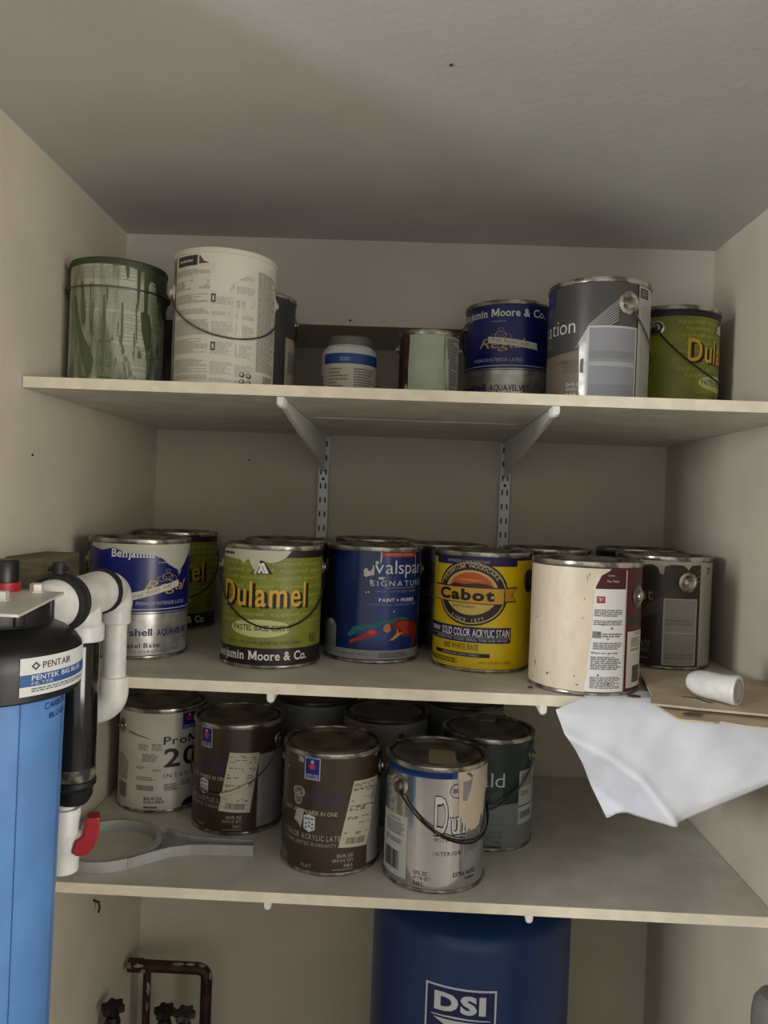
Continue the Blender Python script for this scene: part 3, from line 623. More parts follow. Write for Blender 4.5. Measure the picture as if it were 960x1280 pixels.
W.poly([(-46, .42), (-42, .52), (-32, .525), (-33, .45), (-36, .36), (-39, .40)], (170, 166, 156), 4, 'paint_smear'); W.blob(-38, .93, 4, .03, (166, 162, 150), 4, 14, .5, seed=9); W.blob(58, .95, 3, .02, (170, 166, 156), 4, 12, .5, seed=8); W.blob(-60, .83, 1.6, .018, (176, 160, 130), 4, 10, .3, seed=7)
t, W, L_ = brown_sw('brown paint can with white wire bail across its sticker, left on lowest shelf', -.2936, 1.455, -21, 60, .45, [(-2, .22), (37, .20), (47, .74), (10, .755)], 102, -1, WIRE)
tube('handle_grip', [((RB+.0042)*math.sin(R_(60-q)), -(RB+.0042)*math.cos(R_(60-q)), (.82-.45*math.sin(R_(q))**.8)*CH) for q in range(48, 84, 4)], .0036, mat('grip_plastic', (196, 186, 160), .5), t, 8)

WHITEL = mat('white_label', (206, 202, 188), .4, noise=.05, nscale=14)
t, W, L_ = can('white interior paint can at the left end of lowest shelf', -.4645, 1.535, ZL, WHITEL, lidm=LIDD, ears=-65, drop=.10, vear=.80, side=-1)
W.text('ProMar', 1, 70, .655, .735, (26, 25, 26), 3, bold=.012); W.text('200', 2, 74, .435, .62, (26, 25, 26), 3, bold=.02); W.text('INTERIOR', 2, 58, .335, .375, (50, 48, 48), 3, gap=.3); sw_logo(W, 24, 46, .785, .955)
W.lines(3, 22, .21, .28, 4, (100, 96, 92), 3, seed=111); W.lines(26, 40, .24, .3, 4, (120, 116, 110), 3, seed=112)
for a, b, v0, v1, n, s in ((-32, -18, .60, .66, 4, 113), (-14, 0, .60, .67, 4, 114), (-26, -4, .49, .57, 5, 115), (-34, -22, .42, .445, 2, 116), (-12, -1, .40, .425, 2, 117), (-34, -8, .31, .35, 2, 118)): W.lines(a, b, v0, v1, n, (140, 136, 128), 3, seed=s)
W.barcode(-33, -10, .215, .265, (130, 124, 116), seed=3); W.barcode(-72, -50, .115, .26, (90, 86, 78), seed=4); W.poly([(-74, .29), (-50, .28), (-48, .46), (-58, .53), (-76, .53)], (154, 152, 128), 2, 'panel')
W.text('B20 W 2251', -22, 1, .125, .155, (40, 38, 38), 3, bold=.02); W.text('EXTRA WHITE', -22, 4, .09, .118, (40, 38, 38), 3, bold=.02); W.lines(-22, 1, .04, .07, 1, (40, 38, 38), 3, seed=119, wmin=1.5, wmax=3); W.poly([(26, .035), (28, .07), (33, .10), (40, .112), (47, .10), (52, .07), (54, .035)], (26, 28, 40), 2)
W.poly([(-50, .755), (-18, .715), (-14, .71), (-20, .725), (-48, .775)], (120, 114, 104), 3, 'bail_scuff')

for lab, x, y in (('slate grey paint can behind the two brown cans, lowest shelf', -.166, 1.632), ('slate grey paint can with small dark mark behind the silver can', -.017, 1.53), ('slate grey paint can furthest right in the back of lowest shelf', .15, 1.652)):
    t, W, L_ = can(lab, x, y, ZL, mat('slate_can', (140, 142, 134), .5, noise=.1, nscale=16), lidm=mat('lid_black', (112, 105, 96), .45, noise=.3), rimm=mat('rim_dull', (110, 104, 94), .4, .8, noise=.3), group='slate grey cans at the back of the lowest shelf', ears=95, drop=None)
    if x == -.017: W.rect(18, 25, .80, .87, (40, 38, 38), 2, 'print')

SILV = mat('silver_label', (206, 206, 208), .16, .92, noise=.12, nscale=9, bump=.5, bscale=13, stretch=(1, 1, .35))
t, W, L_ = can('shiny silver paint can with cream drips and black wire bail, front of lowest shelf', .0738, 1.283, ZL, SILV, lidm=LIDD, ears=-42, drop=.42, vear=.80, wire=WIREB, esize=.0165)
bail(t, RB, CH, -42, .79, .38, 1, WIREB, .0012, .0052)
W.poly([(-66, .93), (24, .905), (22, .95), (-66, .957)], (24, 62, 146), 2, 'band'); W.poly([(-66, .905), (20, .905), (24, .925), (24, .957), (-66, .957)], (24, 62, 146), 2, 'band')
W.poly([(24, .958), (25, .88), (26.5, .75), (26, .64), (28, .57), (30, .60), (31, .54), (34, .585), (37, .46), (40, .50), (44, .475), (52, .48), (58, .5), (62, .58), (66, .54), (72, .72), (90, .8), (100, .958)], None, 4, 'cream_drip', m=cm)
W.poly([(31, .88), (40, .885), (44, .91), (41, .80), (36, .72), (31, .73)], (150, 150, 150), 5, 'scrape'); W.poly([(34, .94), (42, .90), (44, .915), (38, .95)], (110, 110, 120), 5, 'scrape')
W.text('D', -.5, 15.5, .455, .775, (24, 23, 24), 2, serif=True, bold=.03); W.text('D', .3, 14.3, .467, .768, (222, 222, 224), 3, serif=True, bold=.0)
W.text('ul', 17, 37, .455, .67, (24, 23, 24), 2, serif=True, bold=.035); W.text('ul', 17.8, 36, .467, .664, (222, 222, 224), 3, serif=True)
W.ring(24, .81, 8, .058, .9, (60, 56, 58), 3, 24, 'emblem'); W.lines(19, 28, .79, .83, 3, (120, 90, 90), 3, seed=121)
W.text('WITH', 0, 16, .41, .44, (44, 42, 44), 3, serif=True, gap=.3); W.text('INTERIOR', 0, 31, .30, .33, (44, 42, 44), 3, serif=True, gap=.3)
for i, s in enumerate(('123 FL OZ', '(3 7/8 QT)', '3.63 L')): W.text(s, -21, (-6, -2, -10)[i], .135-i*.042, .165-i*.042, (44, 42, 46), 3, bold=.005)
W.text('EXTRA WHITE', 23, 52, .125, .16, (44, 42, 44), 3, bold=.005); W.lines(38, 52, .09, .11, 2, (70, 68, 70), 3, seed=122)
W.rect(-74, -30, .07, .56, (196, 196, 190), 2, 'panel'); W.text('WASH W 123', -58, -40, .515, .535, (60, 58, 58), 3, bold=.01); W.lines(-66, -33, .40, .50, 8, (120, 118, 116), 3, seed=123); W.lines(-66, -36, .33, .37, 2, (110, 108, 106), 3, seed=124); W.barcode(-66, -40, .12, .27)
W.rect(36, 62, .30, .475, (150, 150, 146), 2, 'panel'); W.lines(38, 60, .31, .47, 14, (110, 108, 106), 3, seed=125)
ob('lid_sticker', [(-.012, -.05, CH-.0055), (.034, -.052, CH-.0055), (.03, .02, CH-.0055), (-.014, .022, CH-.0055)], [(0, 1, 2, 3)], mat('kraft_sticker', (176, 164, 130), .6, noise=.1), t)

GRN = mat('forest_label', (24, 50, 44), .3, noise=.12, nscale=8)
t, W, L_ = can('dark green and silver paint can behind the shiny silver can, lowest shelf', .178, 1.44, ZL, GRN, lidm=LIDD, ears=70, drop=.47, vear=.82, side=-1)
bail(t, RB, CH, 70, .80, .40, -1, WIRE, .0011, .0052)
W.rect(-178, 178, .02, .42, (116, 124, 120), 1, 'band'); W.text('Emerald', -70, 22, .575, .70, (206, 212, 208), 3, bold=-.006); W.rect(-60, 24, .24, .245, (70, 74, 72), 2, 'stripe')
for i in range(8): W.poly([(6, .50-i*.02), (20, .55-i*.02), (20, .556-i*.02), (6, .506-i*.02)], (96, 120, 112), 2, 'fan_line')
for i, s in enumerate(('124 FL OZ', '(31/3 U.S. QT)', '3.66 L')): W.text(s, (4, 0, 10)[i], 21, .155-i*.042, .185-i*.042, (54, 58, 56), 3, bold=.012)
W.rect(-10, 21, .035, .052, (50, 54, 52), 2, 'stripe'); W.rect(43, 84, .22, .70, (176, 180, 176), 2, 'panel'); W.lines(47, 76, .55, .68, 9, (90, 94, 92), 3, seed=131); W.lines(47, 62, .47, .52, 3, (90, 94, 92), 3, seed=132); W.rect(43, 84, .375, .387, (50, 54, 52), 3, 'stripe'); W.barcode(46, 72, .27, .33, (90, 94, 92))
for k in range(5): W.poly([(44+k*3.2, .95), (44.5+k*3.2, .95), (45+k*2.6+(k % 2)*3, .905), (44.6+k*2.6+(k % 2)*3, .905)], (180, 176, 166), 4, 'hair')
ob('lid_clip', [(-.02, .05, CH-.003), (.012, .05, CH-.003), (.014, .066, CH+.002), (-.018, .066, CH+.002), (-.02, .05, CH-.005), (.012, .05, CH-.005), (.014, .066, CH), (-.018, .066, CH)], [(0, 1, 2, 3), (7, 6, 5, 4), (0, 4, 5, 1), (1, 5, 6, 2), (2, 6, 7, 3), (3, 7, 4, 0)], TIN, t)

# ------------------------------------------------------------------ filter wrench
FW = mat('grey_wrench_plastic', (172, 173, 170), .5, noise=.08, nscale=30)
t = empty('filter_wrench', (-.478, 1.295, ZL+.0004)); tag(t, 'grey plastic filter wrench with round loop lying on lowest shelf', 'wrench')
vs, fs = lathe_data([(.0775, 0), (.0865, 0), (.0865, .018), (.0775, .018), (.0775, 0)], 64)
ob('loop', vs, fs, FW, t, True, 30)
hp = [(.055, -.066), (.083, -.040), (.11, -.018), (.14, -.006), (.17, -.002), (.248, .0), (.248, .024), (.17, .026), (.13, .032), (.10, .045), (.082, .056), (.074, .044), (.083, .026), (.0868, .008), (.0866, -.012), (.080, -.034), (.064, -.058)]
prism('handle', hp, .0, .005, FW, t)
rim_pts = [(.055, -.066), (.083, -.040), (.11, -.018), (.14, -.006), (.17, -.002), (.246, .0015), (.246, .0225), (.17, .0245), (.13, .0305), (.10, .0435), (.082, .0545)]
V = []; F = []
for i, (x, y) in enumerate(rim_pts):
    p = Vector(rim_pts[max(i-1, 0)]); q = Vector(rim_pts[min(i+1, len(rim_pts)-1)]); d = (q-p).normalized(); n = Vector((-d.y, d.x))
    for s, zz in ((-.0018, 0), (.0018, 0), (.0018, .018), (-.0018, .018)): V.append((x+n.x*s, y+n.y*s, zz))
for i in range(len(rim_pts)-1):
    for k in range(4): F.append((i*4+k, i*4+(k+1) % 4, i*4+4+(k+1) % 4, i*4+4+k))
F += [(3, 2, 1, 0), tuple(range(len(V)-4, len(V)))]
ob('handle_rib', V, F, FW, t)

# ------------------------------------------------------------------ paper, cardboard, white elbow sleeve
def interp(tab, x):
    for (a, b), (c, d) in zip(tab, tab[1:]):
        if x <= c: return b+(d-b)*(x-a)/(c-a)
    return tab[-1][1]
top = [(.233, -.287), (.275, -.2708), (.30, -.2705), (.56, -.2705)]
bot = [(.233, -.289), (.243, -.317), (.262, -.342), (.279, -.370), (.30, -.412), (.324, -.458), (.34, -.449), (.358, -.446), (.38, -.440), (.396, -.434), (.45, -.412), (.534, -.374), (.56, -.362)]
cre = [(.233, -.315), (.266, -.33), (.307, -.347), (.354, -.379), (.395, -.430), (.40, -.45)]
NX, NZ = 66, 34; V = []; F = []
xs = [.233+(.56-.233)*i/(NX-1) for i in range(NX)]
for i, x in enumerate(xs):
    zt, zb = interp(top, x), interp(bot, x)
    for k in range(NZ):
        s = k/(NZ-1); z = zt+(zb-zt)*s; d = max(0, -z-.2705)
        y = 1.1305-.016*min(1, d/.02)**.6-.30*d*(1-d*1.2)
        y += (.0012*math.sin(x*46+z*30)+.0008*math.sin(x*95-z*60)+.0016*math.sin((x+z)*28))*min(1, d/.03)
        if x < .40:
            cz = interp(cre, x)
            if z < cz: y += min((cz-z)*1.15, .08)
            y -= .005*math.exp(-((z-cz)/.012)**2)
        if s > .9 and x > .40: y += (s-.9)*.08
        V.append((x, y, Z0+z))
for i in range(NX-1):
    for k in range(NZ-1): a = i*NZ+k; F.append((a, a+1, a+NZ+1, a+NZ))
# the part that lies on the shelf
i0 = next(i for i, x in enumerate(xs) if x >= .275); n0 = len(V); NK = 5
cols = list(range(i0, NX))
for i in cols:
    for k in range(1, NK+1): V.append((xs[i], 1.1305+.012*k, ZM+.0012 if k > 1 else ZM+.0018))
for j, i in enumerate(cols[:-1]):
    a = [i*NZ]+[n0+j*NK+k for k in range(NK)]; b = [(i+1)*NZ]+[n0+(j+1)*NK+k for k in range(NK)]
    for k in range(NK): F.append((a[k], b[k], b[k+1], a[k+1]))
pp = ob('paper_sheet', V, F, mat('white_paper', (232, 235, 244), .75, noise=.03, nscale=25, bump=.12, bscale=40), None, True, 80)
so = pp.modifiers.new('thick', 'SOLIDIFY'); so.thickness = .0005; so.offset = 0
tag(pp, 'large crumpled white paper sheet hanging over the middle shelf edge', 'paper')
CARD = mat('brown_cardboard', (206, 190, 164), .75, noise=.08, nscale=18, bump=.06)
def card(label, poly, z, th, warp):
    bm = bmesh.new(); f = bm.faces.new([bm.verts.new((x, y, 0)) for x, y in poly]); bm.normal_update(); bmesh.ops.triangulate(bm, faces=[f])
    bmesh.ops.subdivide_edges(bm, edges=list(bm.edges), cuts=3, use_grid_fill=True)
    e = bmesh.ops.extrude_face_region(bm, geom=list(bm.faces))
    for v in e['geom']:
        if isinstance(v, bmesh.types.BMVert): v.co.z += th
    bmesh.ops.recalc_face_normals(bm, faces=bm.faces)
    for v in bm.verts: v.co.z += z+warp(v.co.x, v.co.y)
    me = bpy.data.meshes.new('cardboard_sheet'); bm.to_mesh(me); bm.free(); o = link('cardboard_sheet', me, CARD); tag(o, label, 'cardboard', 'cardboard sheets on the middle shelf'); return o
card('lower brown cardboard sheet with torn front edge, on the paper sheet', [(.40, 1.20), (.372, 1.10), (.366, 1.088), (.376, 1.022), (.42, 1.014), (.43, 1.02), (.455, 1.006), (.52, .993), (.575, .985), (.582, 1.20)], ZM+.0035, .0028, lambda x, y: -max(0, 1.12-y)*.03)
c2_ = card('upper brown cardboard sheet under the white elbow sleeve', [(.405, 1.284), (.388, 1.20), (.372, 1.12), (.354, 1.070), (.39, 1.060), (.41, 1.053), (.46, 1.042), (.497, 1.033), (.575, 1.022), (.588, 1.24), (.51, 1.281)], ZM+.0075, .003, lambda x, y: max(0, 1.09-y)*.02)
mk = ink((70, 58, 46))
ob('pen_mark', [(.43, 1.112, ZM+.0112), (.433, 1.112, ZM+.0112), (.446, 1.085, ZM+.0112), (.441, 1.085, ZM+.0112), (.414, 1.118, ZM+.0112), (.414, 1.114, ZM+.0112), (.436, 1.109, ZM+.0112), (.436, 1.113, ZM+.0112)], [(0, 3, 2, 1), (4, 5, 6, 7)], mk, c2_)
ob('torn_liner', [(.385, 1.035, ZM+.0068), (.41, 1.03, ZM+.0068), (.415, 1.04, ZM+.0068), (.398, 1.046, ZM+.0068), (.39, 1.042, ZM+.0068)], [(0, 1, 2, 3, 4)], mk, bpy.data.objects['cardboard_sheet'])
sl = empty('elbow_sleeve', (.450, 1.10, ZM+.0108+.0205)); tag(sl, 'short white plastic pipe elbow lying open on the cardboard', 'pipe fitting')
pth = []
for i in range(10):
    s = i/9; pth.append((-.034+.068*s, .010*math.sin(s*math.pi*.5)*0+.012*(1-s)**2, 0))
prof_r = [.0125, .0165, .0185, .0192, .0192, .0192, .0192, .0195, .0205, .0205]
Mrot = Matrix.Rotation(R_(-42), 4, 'Z')
V, F = tube_data([Mrot @ Vector(p) for p in pth], prof_r, 28)
F = F[:-1]
n = len(V); Vi, Fi = tube_data([Mrot @ Vector(p) for p in pth[4:]], [.0165]*6, 28); Fi = Fi[:-1]
V = V+Vi
F += [tuple(q+n for q in f)[::-1] for f in Fi]
a, b = 9*28, n+5*28
F += [(a+k, a+(k+1) % 28, b+(k+1) % 28, b+k) for k in range(28)]
ob('sleeve', V, F, PVC, sl, True, 45)
lathe('socket_lip', [(.0166, -.001), (.0207, -.001), (.0213, .002), (.0207, .0046), (.0166, .0046)], PVC, sl, 28, Mrot @ Matrix.Translation((.031, 0, 0)) @ Matrix.Rotation(R_(90), 4, 'Y'))

for k, (x, y, sx, sy, lab) in enumerate(((.352, 1.139, .010, .006, 'dried maroon paint flake at the foot of the cream can'), (.205, 1.168, .005, .004, 'small dark paint crumb left of the cream can'))):
    rg = random.Random(k); pts = [(x+sx*math.cos(a)*rg.uniform(.5, 1.1), y+sy*math.sin(a)*rg.uniform(.5, 1.1)) for a in [2*math.pi*i/9 for i in range(9)]]
    tag(prism('paint_flake', pts, ZM+.002, ZM+.0045, mat('maroon_flake', (70, 34, 34), .6, noise=.3), None), lab, 'paint flake')
# ------------------------------------------------------------------ water filter, tee, clear housing, valve
fx, fy = -.46, .85
t = empty('water_filter_housing', (fx, fy, Z0-.75)); tag(t, 'big blue water filter housing with black cap at left edge', 'water filter')
B = .75
bl = mat('blue_plastic', (92, 138, 198), .35, noise=.05, nscale=20)
prof = [(0, .0), (.060, .004), (.072, .02), (.0765, .06), (.083, B-.25), (.0835, B-.218)]
body = lathe('body', prof, bl, t)
for k in range(8):
    a = R_(k*45+7)
    vs = []
    for (r, z) in ((.0772, .06), (.0838, B-.25), (.0843, B-.222)):
        for da in (-.006, .006): vs.append((r*math.sin(a+da), -r*math.cos(a+da), z))
    ob('groove_shade', vs, [(0, 1, 3, 2), (2, 3, 5, 4)], mat('blue_plastic_shaded', (50, 84, 138), .4), body)  # darker strips on the surface paint the shade of the grooves
cap = lathe('cap', [(.084, B-.216), (.097, B-.2225), (.100, B-.220), (.1005, B-.19), (.0995, B-.172), (.094, B-.164), (.080, B-.153), (.069, B-.148), (.0665, B-.143), (.0665, B-.1175), (0, B-.117)], BLACKP, t, 72)
for k in range(8):
    a = R_(k*45+10); box('boss', -.006, .006, -.004, .004, B-.147, B-.1178, BLACKP, cap, .002).matrix_local = Matrix.Translation((.066*math.sin(a), -.066*math.cos(a), 0)) @ Matrix.Rotation(a, 4, 'Z')
ang = math.degrees(math.atan2(-fx, fy))         # camera bearing from this housing
Wf = Wrap(cap, .1006, 1.0, ang); v0, v1 = B-.214, B-.174
phi0, phi1 = 18, 88
Wf.rect(phi0, phi1, v0, v1, (214, 214, 212), 1, 'sticker'); Wf.rect(phi0, phi1, v0+.010, v0+.0225, (46, 84, 140), 2, 'sticker')
Wf.text('PENTAIR', 32, 55, v1-.0125, v1-.0055, (50, 52, 56), 3, bold=.008); Wf.text('PENTEK BIG BLUE', 25, 68, v0+.0160, v0+.0212, (206, 214, 226), 3, bold=.012); Wf.text('FILTER', 25, 40, v0+.0112, v0+.0145, (170, 186, 206), 3)
Wf.ring(27.5, v1-.009, 2.9, .0045, .55, (50, 52, 56), 3, 4, 'emblem'); Wf.poly([(27.3, v1-.0062), (30.2, v1-.009), (27.3, v1-.0118), (28.6, v1-.009)], (90, 94, 100), 4, 'emblem')
Wf.lines(25, 76, v0+.0035, v0+.0085, 2, (110, 112, 114), 3, seed=141, wmin=1, wmax=4)
Wb = Wrap(body, .0834, 1.0, ang); Wb.text('CARBON', 44, 74, B-.238, B-.231, (30, 50, 100), 4, shear=.1, skew=.001); Wb.text('BLOCK', 49, 73, B-.249, B-.243, (30, 50, 100), 4, shear=.1)
pl = prism('bracket_plate', [(.111, -.152), (.077, .020), (-.10, .030), (-.115, -.17), (.06, -.148)], B-.1172, B-.1145, mat('painted_steel', (206, 204, 196), .4, noise=.06), t)
for bx_, by_ in ((.050, .010), (.049, -.066)):
    lathe('bolt', [(.0105, 0), (.0105, .0014), (.0078, .0016), (.0078, .0088), (.0066, .010), (0, .010)], mat('zinc_bolt', (222, 220, 214), .3, .4), pl, 6, Matrix.Translation((bx_, by_, B-.1145)))
lathe('relief_button_ring', [(0, B-.114), (.019, B-.1145), (.019, B-.1045), (.012, B-.104), (0, B-.104)], mat('red_plastic', (170, 30, 40), .4), t, 28, Matrix.Translation((.010, .012, 0)))
lathe('relief_knob', [(0, B-.104), (.0165, B-.104), (.0165, B-.082), (.0145, B-.079), (0, B-.0785)], BLACKP, t, 12, Matrix.Translation((.010, .012, 0)))

wb = box('wood_block', XL+.0005, -.5165, 1.095, 1.225, Z0-.16, Z0-.0965, mat('plywood', (120, 110, 84), .7, noise=.25, nscale=12, stretch=(1, 1, 6)), None, .001)
tag(wb, 'weathered wooden mounting block on left wall behind the filter', 'wood block')

tx, tz = -.4135, Z0-.1355
t = empty('pvc_tee_assembly', (tx, 1.0, tz)); tag(t, 'white PVC tee with black clamps, elbow and drop pipe beside the filter', 'pipe assembly')
RX = Matrix.Rotation(R_(-90), 4, 'X')           # lathe axis -> +Y
lathe('coupling', [(0, -.112), (.016, -.111), (.026, -.106), (.0295, -.098), (.0305, -.084), (.0305, -.066)], PVC, t, 40, RX)
r1 = lathe('clamp', [(.0305, -.088), (.0345, -.088), (.0365, -.084), (.0365, -.078), (.0345, -.074), (.0345, -.072), (.0365, -.069), (.0360, -.064), (.0305, -.063)], RUBBER, t, 44, RX)
tube('clamp_screw', [(.0, -.078, .034), (.0, -.078, .046)], .0075, RUBBER, r1, 14); tube('clamp_lever', [(-.012, -.079, .042), (.012, -.079, .043)], .003, RUBBER, r1, 8); lathe('clamp_knob', [(0, .043), (.007, .043), (.008, .046), (.007, .050), (0, .051)], RUBBER, r1, 16, Matrix.Translation((0, -.078, 0)))
lathe('tee_run', [(.0295, -.066), (.0295, -.055), (.0275, -.05), (.0275, .03), (.0285, .034), (.0285, .052)], PVC, t, 40, RX)
lathe('tee_branch', [(.0235, .0), (.0235, -.033), (.0255, -.036), (.0272, -.038), (.0275, -.056), (.0262, -.0575), (.02, -.0575)], PVC, t, 40, Matrix.Translation((.001, -.005, 0)))
lathe('clamp', [(.0275, .046), (.0305, .046), (.0318, .050), (.0305, .0535), (.0318, .057), (.0305, .061), (.0275, .061)], RUBBER, t, 44, RX)
el = [(0, .058, 0), (0, .075, 0)]+[(0, .078+.024*math.sin(R_(a)), -.024+.024*math.cos(R_(a))) for a in range(10, 91, 10)]+[(0, .102, -.034)]
tube('elbow', [(p[0]+.006, p[1]-.002, p[2]) for p in el], [.0262, .0255]+[.0222]*9+[.0205], PVC, t, 28)
lathe('elbow_hub', [(.0165, -.026), (.0205, -.027), (.0208, -.050), (.0195, -.0515), (.0165, -.0515)], PVC, t, 32, Matrix.Translation((.006, .100, 0)))
lathe('drop_pipe', [(.0162, -.05), (.0162, -.135)], PVC, t, 32, Matrix.Translation((.006, .100, 0)))
lathe('elbow_hub', [(.0162, -.128), (.0205, -.1285), (.0208, -.131), (.0208, -.150)], PVC, t, 32, Matrix.Translation((.006, .100, 0)))
tube('elbow', [(.006, .1, -.148)]+[(.006-.026+.026*math.cos(R_(a)), .1, -.150-.012*0-.026*math.sin(R_(a))) for a in range(0, 91, 10)]+[(-.05, .1, -.176), (-.10, .1, -.176)], [.0208]*2+[.021]*9+[.0205]*2, PVC, t, 28)

t = empty('sediment_filter', (-.4195, 1.0, Z0-.41)); tag(t, 'narrow dark transparent sediment filter hanging below the PVC tee', 'filter')
dk = mat('smoked_plastic', (26, 25, 26), .12, noise=.35, nscale=14, stretch=(1, 1, .2), spec=.6)
lathe('bowl', [(.0262, .034), (.0268, .04), (.0272, .10), (.0268, .21), (.0255, .2135), (0, .2135)], dk, t, 40)
lathe('silt_band', [(.0267, .034), (.0272, .037), (.0272, .048), (.0268, .051)], mat('silt', (128, 122, 112), .7, noise=.4, nscale=60, c2=(40, 38, 36)), t, 40)
lathe('collar', [(.0268, .035), (.0285, .033), (.0285, .027), (.0262, .024), (.0245, .021), (.0245, .012), (.019, .002), (.011, -.001), (0, -.001)], BLACKP, t, 40)
t = empty('ball_valve', (-.4285, 1.0, Z0-.499)); tag(t, 'white plastic ball valve with red handle under the narrow filter', 'valve')
lathe('body', [(.0145, 0), (.0180, .0), (.0185, .002), (.0185, .030), (.0195, .034), (.0198, .052), (.0188, .056), (.0188, .080), (.0178, .083), (.0118, .0832), (.0118, .092), (0, .092)], PVC, t, 40)
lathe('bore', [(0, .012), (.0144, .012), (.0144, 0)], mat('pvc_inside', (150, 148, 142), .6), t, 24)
lathe('stem', [(0, 0), (.0095, 0), (.0095, .0305), (0, .0305)], PVC, t, 24, Matrix.Translation((0, 0, .046)) @ Matrix.Rotation(R_(90), 4, 'Y') @ Matrix.Rotation(R_(0), 4, 'Z'))
RED_ = mat('red_handle', (164, 22, 34), .4, noise=.06)
MH = Matrix.Translation((.024, -.004, .049)) @ Matrix.Rotation(R_(20), 4, 'Z') @ Matrix.Rotation(R_(90), 4, 'X')
h = prism('handle', [(-.006, -.024), (.008, -.024), (.016, -.014), (.021, .0), (.0225, .022), (.020, .025), (.006, .025), (.004, .022), (.001, .002), (-.008, -.006), (-.011, -.018)], -.013, .009, RED_, t, MH)
bv = h.modifiers.new('round', 'BEVEL'); bv.width = .002; bv.segments = 2

# ------------------------------------------------------------------ pressure tank, copper pipes, capped stub
t = empty('pressure_tank', (.165, 1.50, 0)); tag(t, 'tall dark blue pressure tank with white lettered badge under lowest shelf', 'tank')
rt_ = .19; tb = mat('tank_blue', (6, 50, 104), .35, noise=.08, nscale=9)
body = lathe('shell', [(0, .02), (.15, .02), (.18, .05), (rt_, .09), (rt_, .732), (.187, .750), (.176, .764), (.14, .776), (.09, .782), (0, .784)], tb, t, 72)
lathe('foot_ring', [(.14, 0), (.155, 0), (.155, .03), (.14, .03)], mat('tank_base', (26, 26, 28), .6), t, 40)
lathe('valve_cap', [(0, .783), (.016, .783), (.016, .789), (0, .789)], BLACKP, t, 16)
Wt = Wrap(body, rt_+.0004, 1, math.degrees(math.atan2(-.165, 1.5)))
zt_ = Z0-.826; a0, a1 = -22.5, 15
Wt.rect(a0, a1, zt_-.085, zt_, (206, 210, 216), 1, 'badge'); Wt.rect(a0+1, a1-1, zt_-.082, zt_-.0035, (16, 28, 84), 2, 'badge')
Wt.text('DSI', -17.5, 9.5, zt_-.044, zt_-.011, (214, 218, 224), 3, bold=.05, gap=.06)
Wt.poly([(-19, zt_-.052), (-6, zt_-.050), (12, zt_-.052), (12, zt_-.0535), (-19, zt_-.0535)], (206, 210, 216), 3, 'badge')
Wt.poly([(-18, zt_-.057), (9, zt_-.057), (3, zt_-.064), (-4, zt_-.078)], (206, 210, 216), 3, 'badge')

COP = mat('old_copper', (70, 42, 28), .5, .4, noise=.4, nscale=30, c2=(40, 26, 20))
CRUST = mat('mineral_crust', (150, 140, 120), .8, noise=.3)
t = empty('copper_pipe', (-.388, 1.66, 0)); tag(t, 'brown copper pipe loop with white crust in the lower left corner', 'pipe')
zz = Z0-1.03
tube('riser', [(0, 0, .0), (0, 0, zz-.02)]+[(-.02+.02*math.cos(R_(a)), 0, zz-.02+.02*math.sin(R_(a))) for a in range(15, 91, 15)]+[(-.165, 0, zz)], .0125, COP, t, 14)
tube('drop', [(-.131, 0, 0), (-.131, 0, zz)], .0085, COP, t, 12)
lathe('end_cap', [(0, 0), (.0145, 0), (.0145, .03), (.0125, .032)], COP, t, 14, Matrix.Translation((-.172, 0, zz)) @ Matrix.Rotation(R_(90), 4, 'Y'))
rg = random.Random(3)
for k, (x, y, dz, sx, sz) in enumerate(((-.168, -.012, .004, .008, .006), (-.150, -.011, .005, .012, .005), (-.137, -.011, -.004, .007, .006), (-.062, -.006, .011, .012, .0035), (-.035, -.006, .0115, .010, .003), (-.012, -.004, .008, .009, .005), (.009, -.005, -.012, .004, .010), (-.126, -.007, -.045, .0045, .016), (-.1265, -.007, -.085, .004, .012))):
    bm = bmesh.new(); bmesh.ops.create_icosphere(bm, subdivisions=2, radius=1)
    for v in bm.verts: v.co = (x+v.co.x*sx*(1+rg.uniform(-.45, .3)), y+v.co.y*.004, zz+dz+v.co.z*sz*(1+rg.uniform(-.5, .3)))
    me = bpy.data.meshes.new('crust'); bm.to_mesh(me); bm.free(); link('crust', me, CRUST, t)
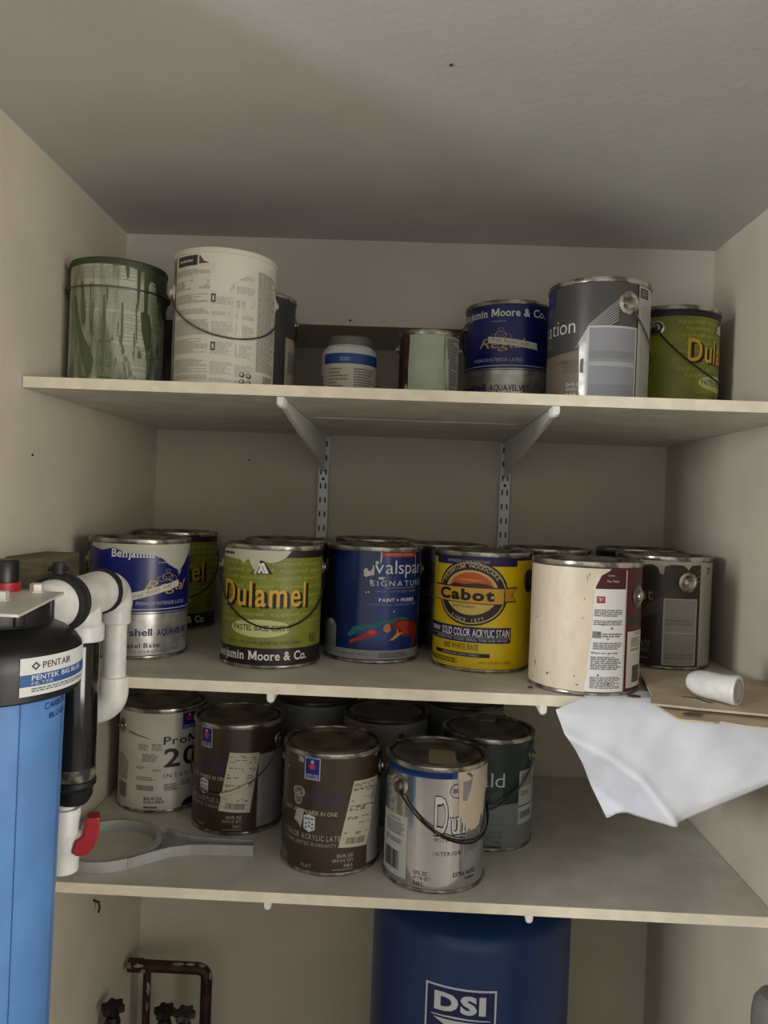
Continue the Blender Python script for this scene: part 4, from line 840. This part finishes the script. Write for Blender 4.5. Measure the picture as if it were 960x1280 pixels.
def stop_valve(label, x, y, ztop, m):
    t = empty('stop_valve', (x, y, 0)); tag(t, label, 'valve')
    tube('pipe', [(0, 0, 0), (0, 0, ztop-.05)], .008, COP, t, 12)
    lathe('valve_body', [(0, ztop-.085), (.012, ztop-.08), (.016, ztop-.06), (.013, ztop-.045), (.016, ztop-.035), (.012, ztop-.022), (.006, ztop-.02), (.006, ztop-.010)], m, t, 20)
    V, F = [], []
    pts = [((.020+.0035*math.cos(6*a))*math.cos(a), (.020+.0035*math.cos(6*a))*math.sin(a)) for a in [2*math.pi*i/36 for i in range(36)]]
    prism('handwheel', pts, ztop-.012, ztop, m, t)
DV = mat('tarnished_brass', (46, 40, 30), .5, .5, noise=.4, nscale=50, c2=(26, 24, 20))
stop_valve('tarnished valve handwheel by the left wall at the bottom edge', -.535, 1.50, Z0-1.012, DV)
stop_valve('tarnished dark valve inside the copper pipe loop', -.466, 1.62, Z0-1.095, DV)
stop_valve('grey valve handwheel next to the copper riser', -.418, 1.60, Z0-1.085, mat('grey_valve', (82, 84, 84), .5, .4, noise=.4, nscale=50))

t = empty('capped_stub_pipe', (.513, 1.0, 0)); tag(t, 'grey rounded pipe cap at lower right beside right wall', 'pipe cap')
gm = mat('grey_cap', (112, 110, 104), .5, noise=.1)
lathe('pipe', [(.026, 0), (.026, Z0-.68)], gm, t, 32)
lathe('cap', [(.026, Z0-.70), (.033, Z0-.70), (.0335, Z0-.645), (.031, Z0-.628), (.024, Z0-.617), (.012, Z0-.6125), (0, Z0-.612)], gm, t, 36)

# ------------------------------------------------------------------ small wall marks
hk = tube('wall_hook', [(XL+.0005, 1.47, Z0-.79), (XL+.012, 1.468, Z0-.792), (XL+.014, 1.468, Z0-.802), (XL+.012, 1.468, Z0-.812)], .0022, mat('rusty_wire', (62, 44, 34), .6, .4), None, 6)
tag(hk, 'tiny rusty wire hook on left wall below lowest shelf', 'hook')
for lab, x, y, z, rot in (('small dark nail in the left wall below the top shelf', XL+.0003, 1.165, Z0+.055, ('Y', 90)), ('dark nail in the back wall left of the uprights', -.355, YB-.0003, Z0+.09, ('X', 90)), ('tiny dark speck nail in the ceiling', .038, .912, ZC-.0003, ('X', 180)), ('tiny nail in pale upper wall above the jar', -.117, YK-.0003, Z0+.362, ('X', 90))):
    o = lathe('nail', [(.0016, 0), (.0022, .0008), (.0014, .0022), (0, .0026)], mat('nail_metal', (52, 46, 40), .5, .5), None, 10, Matrix.Rotation(R_(rot[1]), 4, rot[0])); o.location = (x, y, z); tag(o, lab, 'nail')
